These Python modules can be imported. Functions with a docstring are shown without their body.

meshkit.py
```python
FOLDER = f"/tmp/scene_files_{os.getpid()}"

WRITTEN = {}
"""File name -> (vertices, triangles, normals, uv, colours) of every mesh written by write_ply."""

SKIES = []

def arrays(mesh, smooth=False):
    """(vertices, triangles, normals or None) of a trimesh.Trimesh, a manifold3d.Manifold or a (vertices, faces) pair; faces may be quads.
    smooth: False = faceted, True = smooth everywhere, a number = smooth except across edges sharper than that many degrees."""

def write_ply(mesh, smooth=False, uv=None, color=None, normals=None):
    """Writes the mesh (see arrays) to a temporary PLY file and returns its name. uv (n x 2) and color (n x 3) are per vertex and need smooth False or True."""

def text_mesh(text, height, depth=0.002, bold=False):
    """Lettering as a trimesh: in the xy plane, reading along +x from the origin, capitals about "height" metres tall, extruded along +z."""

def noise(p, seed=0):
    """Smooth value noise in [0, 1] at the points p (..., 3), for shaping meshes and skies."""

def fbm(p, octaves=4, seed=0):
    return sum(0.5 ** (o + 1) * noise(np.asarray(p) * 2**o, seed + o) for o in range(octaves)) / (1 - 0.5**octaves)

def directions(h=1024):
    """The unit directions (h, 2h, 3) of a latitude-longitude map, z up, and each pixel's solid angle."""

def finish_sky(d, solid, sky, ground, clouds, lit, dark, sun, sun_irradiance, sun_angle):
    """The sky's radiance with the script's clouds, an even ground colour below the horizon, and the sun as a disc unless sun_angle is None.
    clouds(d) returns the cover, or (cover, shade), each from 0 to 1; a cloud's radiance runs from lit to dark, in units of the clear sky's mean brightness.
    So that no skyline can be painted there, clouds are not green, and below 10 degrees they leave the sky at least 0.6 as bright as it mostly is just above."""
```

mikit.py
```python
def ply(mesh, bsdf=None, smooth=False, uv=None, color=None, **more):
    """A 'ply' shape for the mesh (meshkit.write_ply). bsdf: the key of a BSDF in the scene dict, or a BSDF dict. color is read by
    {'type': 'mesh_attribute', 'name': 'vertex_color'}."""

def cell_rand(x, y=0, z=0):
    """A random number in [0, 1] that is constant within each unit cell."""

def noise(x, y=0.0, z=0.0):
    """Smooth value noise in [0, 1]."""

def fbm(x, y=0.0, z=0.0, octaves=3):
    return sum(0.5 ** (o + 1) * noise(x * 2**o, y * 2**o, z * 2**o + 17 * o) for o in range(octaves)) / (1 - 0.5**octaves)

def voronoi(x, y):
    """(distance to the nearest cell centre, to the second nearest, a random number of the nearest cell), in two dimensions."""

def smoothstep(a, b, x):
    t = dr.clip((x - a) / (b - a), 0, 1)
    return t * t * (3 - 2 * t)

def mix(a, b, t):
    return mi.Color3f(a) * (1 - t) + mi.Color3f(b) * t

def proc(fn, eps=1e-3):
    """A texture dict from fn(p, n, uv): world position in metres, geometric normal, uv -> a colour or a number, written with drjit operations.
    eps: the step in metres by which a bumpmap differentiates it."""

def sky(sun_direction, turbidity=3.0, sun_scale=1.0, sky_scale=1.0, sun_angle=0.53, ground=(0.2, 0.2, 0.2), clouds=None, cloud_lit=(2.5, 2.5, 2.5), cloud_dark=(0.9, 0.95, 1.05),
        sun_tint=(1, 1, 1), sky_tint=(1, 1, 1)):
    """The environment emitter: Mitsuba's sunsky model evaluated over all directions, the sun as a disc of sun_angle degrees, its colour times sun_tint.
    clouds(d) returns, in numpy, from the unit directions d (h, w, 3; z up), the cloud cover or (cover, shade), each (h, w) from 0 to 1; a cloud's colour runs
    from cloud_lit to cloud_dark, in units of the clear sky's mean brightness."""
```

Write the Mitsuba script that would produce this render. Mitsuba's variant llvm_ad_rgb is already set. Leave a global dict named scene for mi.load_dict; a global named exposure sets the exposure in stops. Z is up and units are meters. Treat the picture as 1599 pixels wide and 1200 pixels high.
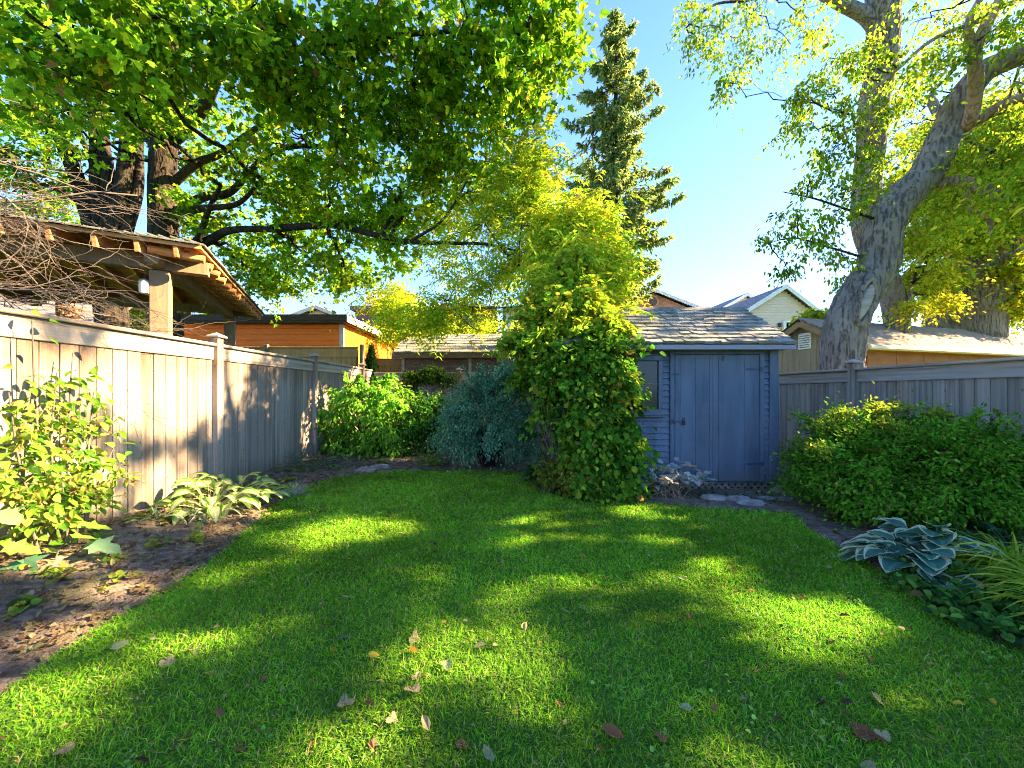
import math, random, numpy as np, trimesh, shapely, drjit as dr, mitsuba as mi, mikit
from shapely.geometry import Polygon
from mikit import noise, fbm, voronoi, cell_rand, smoothstep, mix
import meshkit
random.seed(4)
R = np.random.default_rng(11)
T = mi.ScalarTransform4f
V3 = lambda *a: np.array(a, float)

# ------------------------------------------------------------------ camera, sky, exposure
FOCAL, CX, CY, EYE = 610.0, 786.0, 613.0, 1.3          # measured on the photograph (1599 x 1200)
scene, labels = {}, {}
scene['camera'] = {'type': 'perspective', 'fov': 2 * math.degrees(math.atan(799.5 / FOCAL)), 'fov_axis': 'x',
                   'principal_point_offset_x': (799.5 - CX) / 1599, 'principal_point_offset_y': (600 - CY) / 1200,
                   'near_clip': 0.05, 'far_clip': 1500.0,
                   'to_world': T().look_at(origin=[0, 0, EYE], target=[0, 1, EYE], up=[0, 0, 1])}
SUN = V3(0.87, 0.07, 0.48); SUN /= np.linalg.norm(SUN)
scene['sky'] = mikit.sky(SUN.tolist(), turbidity=2.2, sun_scale=1.55, sky_scale=1.0, sun_angle=0.6, ground=(0.10, 0.13, 0.06),
                         sun_tint=(1.08, 0.96, 0.74), sky_tint=(0.66, 0.75, 0.98))
exposure = 4.4

def at(px, py, Y): return V3((px - CX) / FOCAL * Y, Y, EYE + (CY - py) / FOCAL * Y)
def gp(px, py, z=0.0):
    Y = FOCAL * (EYE - z) / (py - CY)
    return V3((px - CX) / FOCAL * Y, Y, z)

# ------------------------------------------------------------------ scene helpers
taken = {}
def key_of(name, parent=None):
    base = f'{parent}__{name}' if parent else name
    n = taken.get(base, -1) + 1
    taken[base] = n
    return base if n == 0 else f'{base}_{n:03d}'
def tag(k, label=None, cat=None, group=None, kind=None):
    d = labels.setdefault(k, {})
    for a, b in (('label', label), ('category', cat), ('group', group), ('kind', kind)):
        if b: d[a] = b
def thing(name, label, cat, group=None):
    k = key_of(name); tag(k, label, cat, group); return k
def obj(name, mesh, bsdf, parent=None, smooth=False, color=None, kind=None, label=None):
    k = key_of(name, parent)
    if isinstance(mesh, tuple) and len(mesh) == 3: mesh, color = mesh[:2], mesh[2]
    scene[k] = mikit.ply(mesh, bsdf, smooth=smooth, **({'color': color} if color is not None else {}))
    if kind or label: tag(k, label, kind=kind)
    return k
def solo(name, mesh, bsdf, label, cat, group=None, smooth=False, kind=None):
    k = obj(name, mesh, bsdf, None, smooth); tag(k, label, cat, group, kind); return k

class MB:
    """collects vertices, triangles and colours into one mesh"""
    def __init__(s): s.v, s.f, s.c, s.n = [], [], [], 0
    def add(s, v, f, c=(0.5, 0.5, 0.5)):
        v = np.asarray(v, float); f = np.asarray(f, int)
        if f.shape[1] == 4: f = np.vstack([f[:, [0, 1, 2]], f[:, [0, 2, 3]]])
        c = np.asarray(c, float)
        s.v.append(v); s.f.append(f + s.n); s.c.append(np.broadcast_to(c, (len(v), 3)) if c.ndim == 1 else c); s.n += len(v); return s
    def box(s, lo, hi, c=(0.5, 0.5, 0.5), frame=None):
        v, f = box(lo, hi)
        if frame is not None: v = v @ frame[0].T + frame[1]
        return s.add(v, f, c)
    def mesh(s, col=False):
        v, f = np.vstack(s.v), np.vstack(s.f)
        return (v, f, np.vstack(s.c)) if col else (v, f)
QUADS = np.array([[0, 2, 3, 1], [4, 5, 7, 6], [0, 1, 5, 4], [2, 6, 7, 3], [0, 4, 6, 2], [1, 3, 7, 5]])
def box(lo, hi):
    lo, hi = np.asarray(lo, float), np.asarray(hi, float)
    v = np.array([[(lo, hi)[i][0], (lo, hi)[j][1], (lo, hi)[k][2]] for i in (0, 1) for j in (0, 1) for k in (0, 1)])
    return v, np.vstack([QUADS[:, [0, 1, 2]], QUADS[:, [0, 2, 3]]])
def bbox(lo, hi, ch=0.006):
    """box with bevelled edges"""
    lo, hi = np.asarray(lo, float), np.asarray(hi, float)
    ch = min(ch, (hi - lo).min() * 0.45)
    pts = []
    for i in (0, 1):
        for j in (0, 1):
            for k in (0, 1):
                c = np.array([(lo, hi)[i][0], (lo, hi)[j][1], (lo, hi)[k][2]]); s = np.array([1 - 2 * i, 1 - 2 * j, 1 - 2 * k]) * ch
                for m in ((1, 1, 0), (1, 0, 1), (0, 1, 1)): pts.append(c + s * np.array(m))
    h = trimesh.convex.convex_hull(np.array(pts)); return np.array(h.vertices), np.array(h.faces)
def beam(a, b, w, h, up=(0, 0, 1), ch=0.006, c=None):
    """bevelled bar from a to b, w wide, h high"""
    a, b = np.asarray(a, float), np.asarray(b, float)
    d = b - a; L = np.linalg.norm(d); d /= L
    up = np.asarray(up, float); s = np.cross(d, up); s /= np.linalg.norm(s); u = np.cross(s, d)
    v, f = bbox((0, -w / 2, -h / 2), (L, w / 2, h / 2), ch)
    return v @ np.array([d, s, u]) * 1.0 + a, f
def spline(p, n):
    p = np.asarray(p, float)
    if len(p) == 2: return p[0] + (p[1] - p[0]) * np.linspace(0, 1, n)[:, None]
    q = np.vstack([2 * p[0] - p[1], p, 2 * p[-1] - p[-2]])
    t = np.linspace(0, len(p) - 1 - 1e-9, n); i = t.astype(int); t = (t - i)[:, None]
    a, b, c, d = q[i], q[i + 1], q[i + 2], q[i + 3]
    return 0.5 * (2 * b + (c - a) * t + (2 * a - 5 * b + 4 * c - d) * t**2 + (3 * b - a - 3 * c + d) * t**3)
def tube(p, r, sides=8, rough=0.0, freq=3.0, caps=True, ridge=0.0):
    p = np.asarray(p, float); r = np.broadcast_to(np.asarray(r, float), (len(p),))
    d = np.gradient(p, axis=0); d /= np.linalg.norm(d, axis=1, keepdims=True) + 1e-12
    u = np.cross(d[0], (0.31, 0.2, 0.93)); u /= np.linalg.norm(u); us = []
    for k in range(len(p)):
        u = u - d[k] * (u @ d[k]); u /= np.linalg.norm(u) + 1e-12; us.append(u)
    us = np.array(us); w = np.cross(d, us); a = np.arange(sides) * 2 * np.pi / sides
    ring = us[:, None] * np.cos(a)[None, :, None] + w[:, None] * np.sin(a)[None, :, None]
    v = p[:, None] + ring * r[:, None, None]
    if rough: v = p[:, None] + ring * (r[:, None] * (1 + rough * 2 * (meshkit.fbm(v * freq, 3) - 0.5)))[..., None]
    if ridge:
        g = np.concatenate([[0], np.cumsum(np.linalg.norm(np.diff(p, axis=0), axis=1))])[:, None, None]
        q = np.concatenate([np.broadcast_to(np.cos(a)[None, :, None] * 6, v.shape[:2] + (1,)), np.broadcast_to(np.sin(a)[None, :, None] * 6, v.shape[:2] + (1,)), np.broadcast_to(g * 1.6, v.shape[:2] + (1,))], -1)
        v = p[:, None] + (v - p[:, None]) * (1 + ridge * 2 * (np.abs(meshkit.fbm(q, 3) - .5) * 2 - .3))[..., None]
    n = len(p); v = v.reshape(-1, 3); i = np.arange(n - 1)[:, None] * sides; j = np.arange(sides)[None]; k = (j + 1) % sides
    f = np.stack([i + j, i + k, i + sides + k, i + sides + j], -1).reshape(-1, 4); f = np.vstack([f[:, [0, 1, 2]], f[:, [0, 2, 3]]])
    if caps:
        v = np.vstack([v, p[0], p[-1]]); j = np.arange(sides); k = (j + 1) % sides
        f = np.vstack([f, np.stack([k, j, 0 * j + n * sides], 1), np.stack([j + (n - 1) * sides, k + (n - 1) * sides, 0 * j + n * sides + 1], 1)])
    return v, f

# ------------------------------------------------------------------ leaves
def fan(outline, fold=0.12):
    o = np.asarray(outline, float); z = fold * np.abs(o[:, 1]) - 0.18 * o[:, 0]**2
    v = np.column_stack([o, z]); k = len(o); return v, np.array([[0, i, i + 1] for i in range(1, k - 1)])
MAPLE = fan([(0.0, 0), (0.02, -0.34), (0.16, -0.30), (0.36, -0.58), (0.44, -0.24), (0.74, -0.26), (1.0, 0), (0.74, 0.26), (0.44, 0.24), (0.36, 0.58), (0.16, 0.30), (0.02, 0.34)], 0.2)
MAPLE6 = fan([(0, 0), (0.1, -0.4), (0.4, -0.5), (0.45, -0.2), (1, 0), (0.45, 0.2), (0.4, 0.5), (0.1, 0.4)], 0.2)
def palmate():
    th = np.linspace(-2.55, 2.55, 41); lob = np.abs(np.cos(th * 1.48)) ** .8; r = (.30 + .62 * lob) * (1 - .16 * np.abs(th) / 2.5) * np.where(np.arange(41) % 2, .86, 1.0)
    o = np.column_stack([.38 + .66 * r * np.cos(th), .66 * r * np.sin(th)]); o = np.vstack([[0.02, 0], o]); c = np.array([.30, 0]); m = c + (o - c) * .5
    z = lambda q: .16 * np.abs(np.sin(1.48 * np.arctan2(q[:, 1], q[:, 0] - .3))) * np.hypot(q[:, 0] - .3, q[:, 1]) - .30 * ((q[:, 0] - .3)**2 + q[:, 1]**2)
    P = np.vstack([c[None], m, o]); k = len(o); i = np.arange(k); j = (i + 1) % k
    return np.column_stack([P, z(P)]), np.vstack([np.stack([0 * i, 1 + i, 1 + j], 1), np.stack([1 + i, 1 + k + i, 1 + k + j], 1), np.stack([1 + i, 1 + k + j, 1 + j], 1)])
PALM = palmate()
OVAL = fan([(0, 0), (0.3, -0.25), (0.7, -0.2), (1, 0), (0.7, 0.2), (0.3, 0.25)], 0.35)
ROUND = fan([(0, 0), (0.12, -0.36), (0.5, -0.44), (0.82, -0.26), (1, 0), (0.82, 0.26), (0.5, 0.44), (0.12, 0.36)], 0.25)
DIAMOND = (np.array([[0, 0, 0], [0.45, -0.22, 0.08], [1, 0, -0.1], [0.45, 0.22, 0.08]]), np.array([[0, 1, 2], [0, 2, 3]]))
LANCE = (np.array([[0, 0, 0], [0.4, -0.19, 0.05], [1, 0, -0.12], [0.4, 0.19, 0.05]]), np.array([[0, 1, 2], [0, 2, 3]]))
def unit(a): return a / (np.linalg.norm(a, axis=-1, keepdims=True) + 1e-12)
def leaves(P, D, N, size, tpl, col):
    D = unit(D); N = unit(N - D * (N * D).sum(-1, keepdims=True)); S = np.cross(N, D)
    v, f = tpl; n, k = len(P), len(v); size = np.broadcast_to(size, (n,))[:, None, None]
    out = P[:, None] + size * (v[None, :, :1] * D[:, None] + v[None, :, 1:2] * S[:, None] + v[None, :, 2:] * N[:, None])
    F = (f[None] + (np.arange(n) * k)[:, None, None]).reshape(-1, 3)
    return out.reshape(-1, 3), F, np.repeat(np.clip(np.broadcast_to(col, (n, 3)), 0, 1), k, 0)
def rdir(n): return unit(R.normal(size=(n, 3)))
def palette(n, cols, w=None, jit=0.18):
    cols = np.asarray(cols, float)
    a, b = R.choice(len(cols), n, p=w), R.choice(len(cols), n, p=w)
    t = R.random((n, 1)); return (cols[a] * t + cols[b] * (1 - t)) * (1 + jit * R.normal(size=(n, 1)))
def in_ball(n, shell=0.4): return rdir(n) * ((R.random((n, 1)) * (1 - shell) + shell) ** 0.5)

# ------------------------------------------------------------------ materials
def princ(fn=None, rough=0.8, spec=0.3, bump=None, scale=1.0, col=None, **k):
    b = {'type': 'principled', 'base_color': mikit.proc(fn) if fn else ({'type': 'rgb', 'value': list(col)} if col else {'type': 'mesh_attribute', 'name': 'vertex_color'}), 'roughness': rough, 'specular': spec, **k}
    if bump: b = {'type': 'bumpmap', 'bump': mikit.proc(bump, eps=2e-3), 'scale': scale, 'nested': b}
    return {'type': 'twosided', 'bsdf': b}
scene['leaf'] = {'type': 'principledthin', 'base_color': {'type': 'mesh_attribute', 'name': 'vertex_color'}, 'roughness': 0.55, 'diff_trans': 1.0, 'spec_trans': 0.0, 'eta': 1.35}
scene['grass_blade'] = {**scene['leaf'], 'diff_trans': 0.7, 'roughness': 0.45}
scene['plain'] = princ(rough=0.75)
scene['soft_metal'] = princ(rough=0.45, metallic=0.6)

def c3(x): return mi.Color3f(*x)
PW = 0.142
def wood_plank(p, n, uv):
    c = p.x + p.y
    i = dr.floor(c / PW)
    r = cell_rand(i, 3, 5); r2 = cell_rand(i, 9, 2)
    g = noise(c * 110, p.z * 2.2, i * 3.1); s = fbm(c * 30, p.z * 0.9 + r * 9, i * 1.7); w = fbm(c * 4, p.z * 1.6, 3.3)
    col = mix((0.175, 0.148, 0.128), (0.35, 0.30, 0.258), smoothstep(0.25, 0.75, s))
    col = mix(col, (0.29, 0.27, 0.255), 0.7 * r2)
    col = mix(col, (0.45, 0.30, 0.20), 0.45 * smoothstep(0.45, 0.75, w) * r)
    col = col * (0.74 + 0.36 * g) * (0.76 + 0.36 * r)
    top = smoothstep(1.35, 1.68, p.z + 0.25 * (noise(c * 16, p.z * 3, 1) - 0.5))
    col = mix(col, col * mi.Color3f(0.72, 0.55, 0.45), top * 0.7)
    d, _, q = voronoi(c * 5.0, p.z * 3.2)
    col = mix(col, (0.10, 0.065, 0.05), (1 - smoothstep(0.03, 0.07, d)) * 0.7 * smoothstep(0.55, 0.6, q))
    low = 1 - smoothstep(0.05, 0.45, p.z + 0.3 * (s - 0.5))
    return mix(col, col * mi.Color3f(0.55, 0.58, 0.46), low * 0.75)
def wood_bump(p, n, uv):
    c = p.x + p.y
    return noise(c * 130, p.z * 2.2, p.z * 0.3) + 0.6 * noise(c * 60, p.z * 1.1, 2.0)
scene['fence_wood'] = princ(wood_plank, 0.85, 0.2, wood_bump, 0.0012)
def wood_rail(p, n, uv):
    c = p.x + p.y
    g = noise(c * 1.6, p.z * 150, 2.0); s = fbm(c * 0.8, p.z * 38, 5.0); w = fbm(c * 2.2, p.z * 9, 8.0)
    col = mix((0.225, 0.19, 0.17), (0.40, 0.34, 0.295), smoothstep(0.2, 0.8, s)) * (0.78 + 0.3 * g)
    col = mix(col, (0.27, 0.26, 0.26), 0.6 * smoothstep(0.5, 0.72, w))
    return mix(col, (0.50, 0.33, 0.21), 0.35 * smoothstep(0.5, 0.8, fbm(c * 1.1, p.z * 3, 1.0)))
scene['fence_rail_wood'] = princ(wood_rail, 0.85, 0.2)
def cedar(p, n, uv):
    g = fbm(p.x * 22, p.y * 22, p.z * 22); s = noise((p.x + p.y) * 3, p.z * 60, 1.0)
    return mix((0.34, 0.15, 0.055), (0.60, 0.29, 0.11), smoothstep(0.2, 0.8, 0.5 * g + 0.5 * s))
scene['cedar'] = princ(cedar, 0.7, 0.25)
scene['cedar_post'] = princ(lambda p, n, uv: mix((0.12, 0.085, 0.06), (0.27, 0.19, 0.125), 0.5 * noise(p.x * 60, p.y * 60, p.z * 2) + 0.5 * fbm(p.x * 9, p.y * 9, p.z * 1.5)), 0.8, 0.2)
def orange(p, n, uv):
    g = noise((p.x + p.y) * 1.2, p.z * 45, 0.5); s = fbm((p.x + p.y) * 3, p.z * 2, 4)
    return mix((0.66, 0.125, 0.008), (0.82, 0.21, 0.015), 0.55 * g + 0.45 * s)
scene['orange_stain'] = princ(orange, 0.6, 0.3)
def blue(p, n, uv):
    g = noise(p.x * 70, p.y * 70, p.z * 3); s = fbm(p.x * 9, p.z * 1.5, p.y * 9); m = fbm(p.x * 3, p.z * 3, 7)
    col = mix((0.052, 0.080, 0.130), (0.098, 0.132, 0.196), smoothstep(0.2, 0.8, s)) * (0.9 + 0.18 * g)
    col = mix(col, (0.112, 0.122, 0.165), 0.5 * smoothstep(0.45, 0.7, m))
    chip = smoothstep(0.87, 0.92, noise(p.x * 60, p.y * 60, p.z * 16)) * smoothstep(0.5, 0.7, fbm(p.x * 2.5, p.z * 2.5, 11.0))
    col = mix(col, (0.30, 0.30, 0.33), chip * 0.4)
    dirt = (1 - smoothstep(0.12, 0.42, p.z + 0.2 * (s - 0.5)))
    return mix(col, (0.085, 0.085, 0.08), dirt * 0.6)
scene['blue_paint'] = princ(blue, 0.5, 0.4, lambda p, n, uv: noise(p.x * 120, p.y * 120, p.z * 4) + 0.5 * fbm(p.x * 30, p.z * 5, p.y * 30), 0.0008)
scene['lilac_trim'] = princ(lambda p, n, uv: mix((0.20, 0.19, 0.24), (0.29, 0.27, 0.32), fbm(p.x * 4, p.y * 30, p.z * 40)), 0.6, 0.3)
def shingle(tone):
    def fn(p, n, uv):
        g = noise(p.x * 140, p.y * 6, p.z * 6); s = fbm(p.x * 9, p.y * 9, p.z * 9); m = fbm(p.x * 3.1, p.y * 3.1, p.z * 3.1 + tone[3])
        col = mix(tone[:3], (0.34, 0.33, 0.31), 0.55 * s) * (0.72 + 0.5 * g)
        return mix(col, (0.10, 0.12, 0.075), 0.55 * smoothstep(0.52, 0.72, m))
    return fn
for nm, tn in (('shingle_grey', (0.17, 0.18, 0.18, 1.0)), ('shingle_tan', (0.23, 0.21, 0.175, 4.0)), ('shingle_dark', (0.09, 0.10, 0.10, 8.0))):
    scene[nm] = princ(shingle(tn), 0.9, 0.15)
def bark(a, b, moss):
    def fn(p, n, uv):
        w = fbm(p.x * 4, p.y * 4, p.z * 4)
        q = noise(p.x * 38 + 4 * w, p.y * 38 + 4 * w, p.z * 4.0 + 2 * w); f = noise(p.x * 90, p.y * 90, p.z * 22)
        col = mix(a, b, smoothstep(0.22, 0.62, 0.75 * q + 0.25 * f)) * (0.75 + 0.5 * w)
        return mix(col, moss, 0.5 * smoothstep(0.5, 0.75, fbm(p.x * 2.2, p.y * 2.2, p.z * 1.6)))
    return fn
def bark_bump(p, n, uv):
    w = fbm(p.x * 4, p.y * 4, p.z * 4)
    return smoothstep(0.2, 0.6, noise(p.x * 38 + 4 * w, p.y * 38 + 4 * w, p.z * 4.0 + 2 * w)) + 0.35 * noise(p.x * 90, p.y * 90, p.z * 22)
scene['dark_bark'] = princ(bark((0.010, 0.009, 0.008), (0.040, 0.031, 0.025), (0.045, 0.04, 0.028)), 0.9, 0.15, bark_bump, 0.03)
scene['grey_bark'] = princ(bark((0.085, 0.074, 0.07), (0.23, 0.205, 0.19), (0.20, 0.155, 0.125)), 0.9, 0.15, bark_bump, 0.03)
scene['pale_twig'] = princ(lambda p, n, uv: mix((0.07, 0.058, 0.052), (0.165, 0.14, 0.125), fbm(p.x * 30, p.y * 30, p.z * 30)), 0.85, 0.2)
def soil(p, n, uv):
    a = fbm(p.x * 3, p.y * 3, 1.0); b = fbm(p.x * 28, p.y * 28, 4.0); c = noise(p.x * 140, p.y * 140, 2.0)
    col = mix((0.075, 0.062, 0.052), (0.20, 0.16, 0.125), smoothstep(0.25, 0.75, 0.5 * a + 0.5 * b)) * (0.7 + 0.55 * c)
    return mix(col, (0.09, 0.13, 0.04), 0.35 * smoothstep(0.6, 0.8, fbm(p.x * 6, p.y * 6, 9.0)))
scene['soil'] = princ(soil, 0.95, 0.1, lambda p, n, uv: fbm(p.x * 40, p.y * 40, 2.0) + 0.5 * noise(p.x * 160, p.y * 160, 1.0), 0.02)
def turf(p, n, uv):
    a = fbm(p.x * 2.0, p.y * 2.0, 1.0); b = noise(p.x * 90, p.y * 90, 3.0)
    return mix((0.035, 0.085, 0.014), (0.085, 0.17, 0.03), 0.5 * a + 0.5 * b)
scene['turf'] = princ(turf, 0.95, 0.1, lambda p, n, uv: noise(p.x * 90, p.y * 90, 3.0), 0.02)
def stone(p, n, uv):
    a = fbm(p.x * 9, p.y * 9, p.z * 9); b = noise(p.x * 60, p.y * 60, p.z * 60)
    return mix((0.13, 0.12, 0.115), (0.32, 0.30, 0.28), smoothstep(0.25, 0.75, a)) * (0.8 + 0.35 * b)
scene['stone'] = princ(stone, 0.9, 0.2)
def asphalt_shingle(p, n, uv):
    a = noise(p.x * 7, p.y * 7, p.z * 30); b = noise(p.x * 150, p.y * 150, p.z * 150)
    return mix((0.17, 0.145, 0.14), (0.31, 0.26, 0.24), 0.6 * a + 0.4 * b)
scene['roof_felt'] = princ(asphalt_shingle, 0.95, 0.15)
def brickwork(p, n, uv):
    c = p.x + p.y; row = dr.floor(p.z / 0.075); u = c / 0.23 + 0.5 * (row - 2 * dr.floor(row / 2))
    fu, fz = u - dr.floor(u), p.z / 0.075 - row
    m = smoothstep(0.0, 0.05, fu) * smoothstep(0.0, 0.13, fz)
    return mix((0.42, 0.36, 0.30), mix((0.42, 0.17, 0.09), (0.55, 0.26, 0.15), cell_rand(dr.floor(u), row, 1)), m)
scene['brick'] = princ(brickwork, 0.9, 0.1)
scene['glass'] = {'type': 'principled', 'base_color': {'type': 'rgb', 'value': [0.035, 0.035, 0.04]}, 'roughness': 0.06, 'specular': 0.7}
def flatmat(k, a, b, rough=.8, f=2.0):
    scene[k] = princ(lambda p, n, uv: mix(a, b, fbm(p.x * f, p.y * f, p.z * f * 3)), rough, .25)
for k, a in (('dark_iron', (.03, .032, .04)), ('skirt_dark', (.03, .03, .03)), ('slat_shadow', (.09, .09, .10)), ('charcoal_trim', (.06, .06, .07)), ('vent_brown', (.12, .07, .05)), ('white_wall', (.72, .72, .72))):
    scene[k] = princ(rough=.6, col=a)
flatmat('white_paint', (.66, .66, .66), (.80, .79, .78), .55, 8)
flatmat('pale_trim', (.42, .38, .33), (.58, .54, .48), .7, 4)
flatmat('cream_trim', (.52, .46, .36), (.66, .59, .48), .5, 3)
flatmat('pale_siding', (.66, .54, .43), (.74, .61, .50), .7, .7)
flatmat('pink_siding', (.68, .48, .38), (.76, .56, .46), .8, .7)
flatmat('pink_roof', (.38, .24, .20), (.50, .33, .28), .9, 1)
flatmat('roof_slate', (.10, .10, .115), (.19, .185, .20), .9, 6)
flatmat('dark_felt', (.03, .027, .025), (.065, .055, .05), .9, 6)
flatmat('charcoal_wall', (.055, .055, .065), (.09, .09, .10), .8, .8)
flatmat('brown_board', (.085, .058, .046), (.15, .105, .085), .85, 7)
flatmat('grey_board', (.22, .20, .18), (.33, .30, .27), .85, 9)
flatmat('bark_board', (.22, .14, .08), (.33, .22, .13), .8, 9)
scene['cedar_gold'] = princ(lambda p, n, uv: mix((.30, .15, .05), (.46, .26, .09), .5 * noise((p.x + p.y) * 60, p.z * 2, 1) + .5 * fbm((p.x + p.y) * 5, p.z * 1.5, 3)), .7, .25)
scene['grey_brown_board'] = princ(lambda p, n, uv: mix((.20, .15, .10), (.36, .28, .20), .5 * noise((p.x * .3 + p.y) * 70, p.z * 2, 1) + .5 * fbm((p.x + p.y) * 8, p.z * 1.2, 3)), .8, .2)
scene['red_bark'] = princ(bark((.15, .10, .075), (.34, .23, .17), (.26, .20, .16)), .85, .2)
flatmat('pale_scar', (.20, .18, .17), (.40, .37, .35), .9, 9)
scene['glass']['specular'] = .35; scene['glass']['roughness'] = .12
flatmat('iron_blue', (.03, .04, .065), (.07, .085, .12), .45, 30)
flatmat('cedar_rust', (.26, .085, .02), (.38, .14, .035), .7, 5)

# ------------------------------------------------------------------ ground
LAWN_PX = [(-420, 1400), (0, 1092), (100, 1020), (200, 957), (270, 915), (330, 880), (385, 832), (425, 795), (470, 765), (530, 746), (620, 737), (720, 736), (800, 739), (850, 747), (880, 765),
           (960, 783), (1040, 791), (1120, 797), (1235, 804), (1266, 832), (1325, 868), (1375, 896), (1440, 932), (1505, 982), (1565, 1010), (1660, 1030), (1900, 1400)]
LAWN = Polygon([gp(x, y)[:2] for x, y in LAWN_PX]).buffer(0.06).buffer(-0.06)
shapely.prepare(LAWN)
FX, BY, RX = -3.60, 10.60, 5.20          # faces of the left, back and right fences
def bed_height(x, y):
    d = shapely.distance(LAWN, shapely.points(x, y))
    rise = np.clip((d - 0.05) / 0.9, 0, 1)
    left = np.clip((-x - 2.0) / 1.4, 0, 1)
    h = 0.03 + 0.03 * rise + left * rise * np.clip(0.09 - 0.016 * (y - 3.4), -0.01, 0.1) + 0.02 * rise * (meshkit.fbm(np.stack([x * 3, y * 3, 0 * x], -1), 3) - 0.5) * 2
    h = h + 0.012 * (meshkit.noise(np.stack([x * 17, y * 17, 0 * x], -1)) - 0.5)
    return np.where(d < 0.001, -0.03, np.where(d < 0.03, 0.006, h))
def grid(x0, x1, y0, y1, s, hf):
    xs, ys = np.arange(x0, x1 + s / 2, s), np.arange(y0, y1 + s / 2, s)
    X, Y = np.meshgrid(xs, ys); Z = hf(X.ravel(), Y.ravel()); n, m = len(ys), len(xs)
    i = np.arange(n - 1)[:, None] * m + np.arange(m - 1)[None]
    return np.column_stack([X.ravel(), Y.ravel(), Z]), np.stack([i, i + 1, i + m + 1, i + m], -1).reshape(-1, 4)
solo('ground', (np.array([[-700, -700, -0.06], [700, -700, -0.06], [700, 700, -0.06], [-700, 700, -0.06]]), np.array([[0, 1, 2], [0, 2, 3]])), 'turf', 'grassy ground of the neighbouring yards beyond the fences', 'ground', kind='structure')
solo('garden_bed', grid(-3.62, 5.22, -2.0, 10.62, 0.045, bed_height), 'soil', 'brown leaf strewn soil of the garden beds around the lawn', 'soil', kind='structure', smooth=True)
lv, lf = trimesh.creation.triangulate_polygon(LAWN, engine='earcut')
solo('lawn', (np.column_stack([lv, np.full(len(lv), 0.004)]), lf), 'turf', 'green lawn dappled with sun, curving up to the beds and the blue shed', 'lawn', kind='structure')

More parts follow.
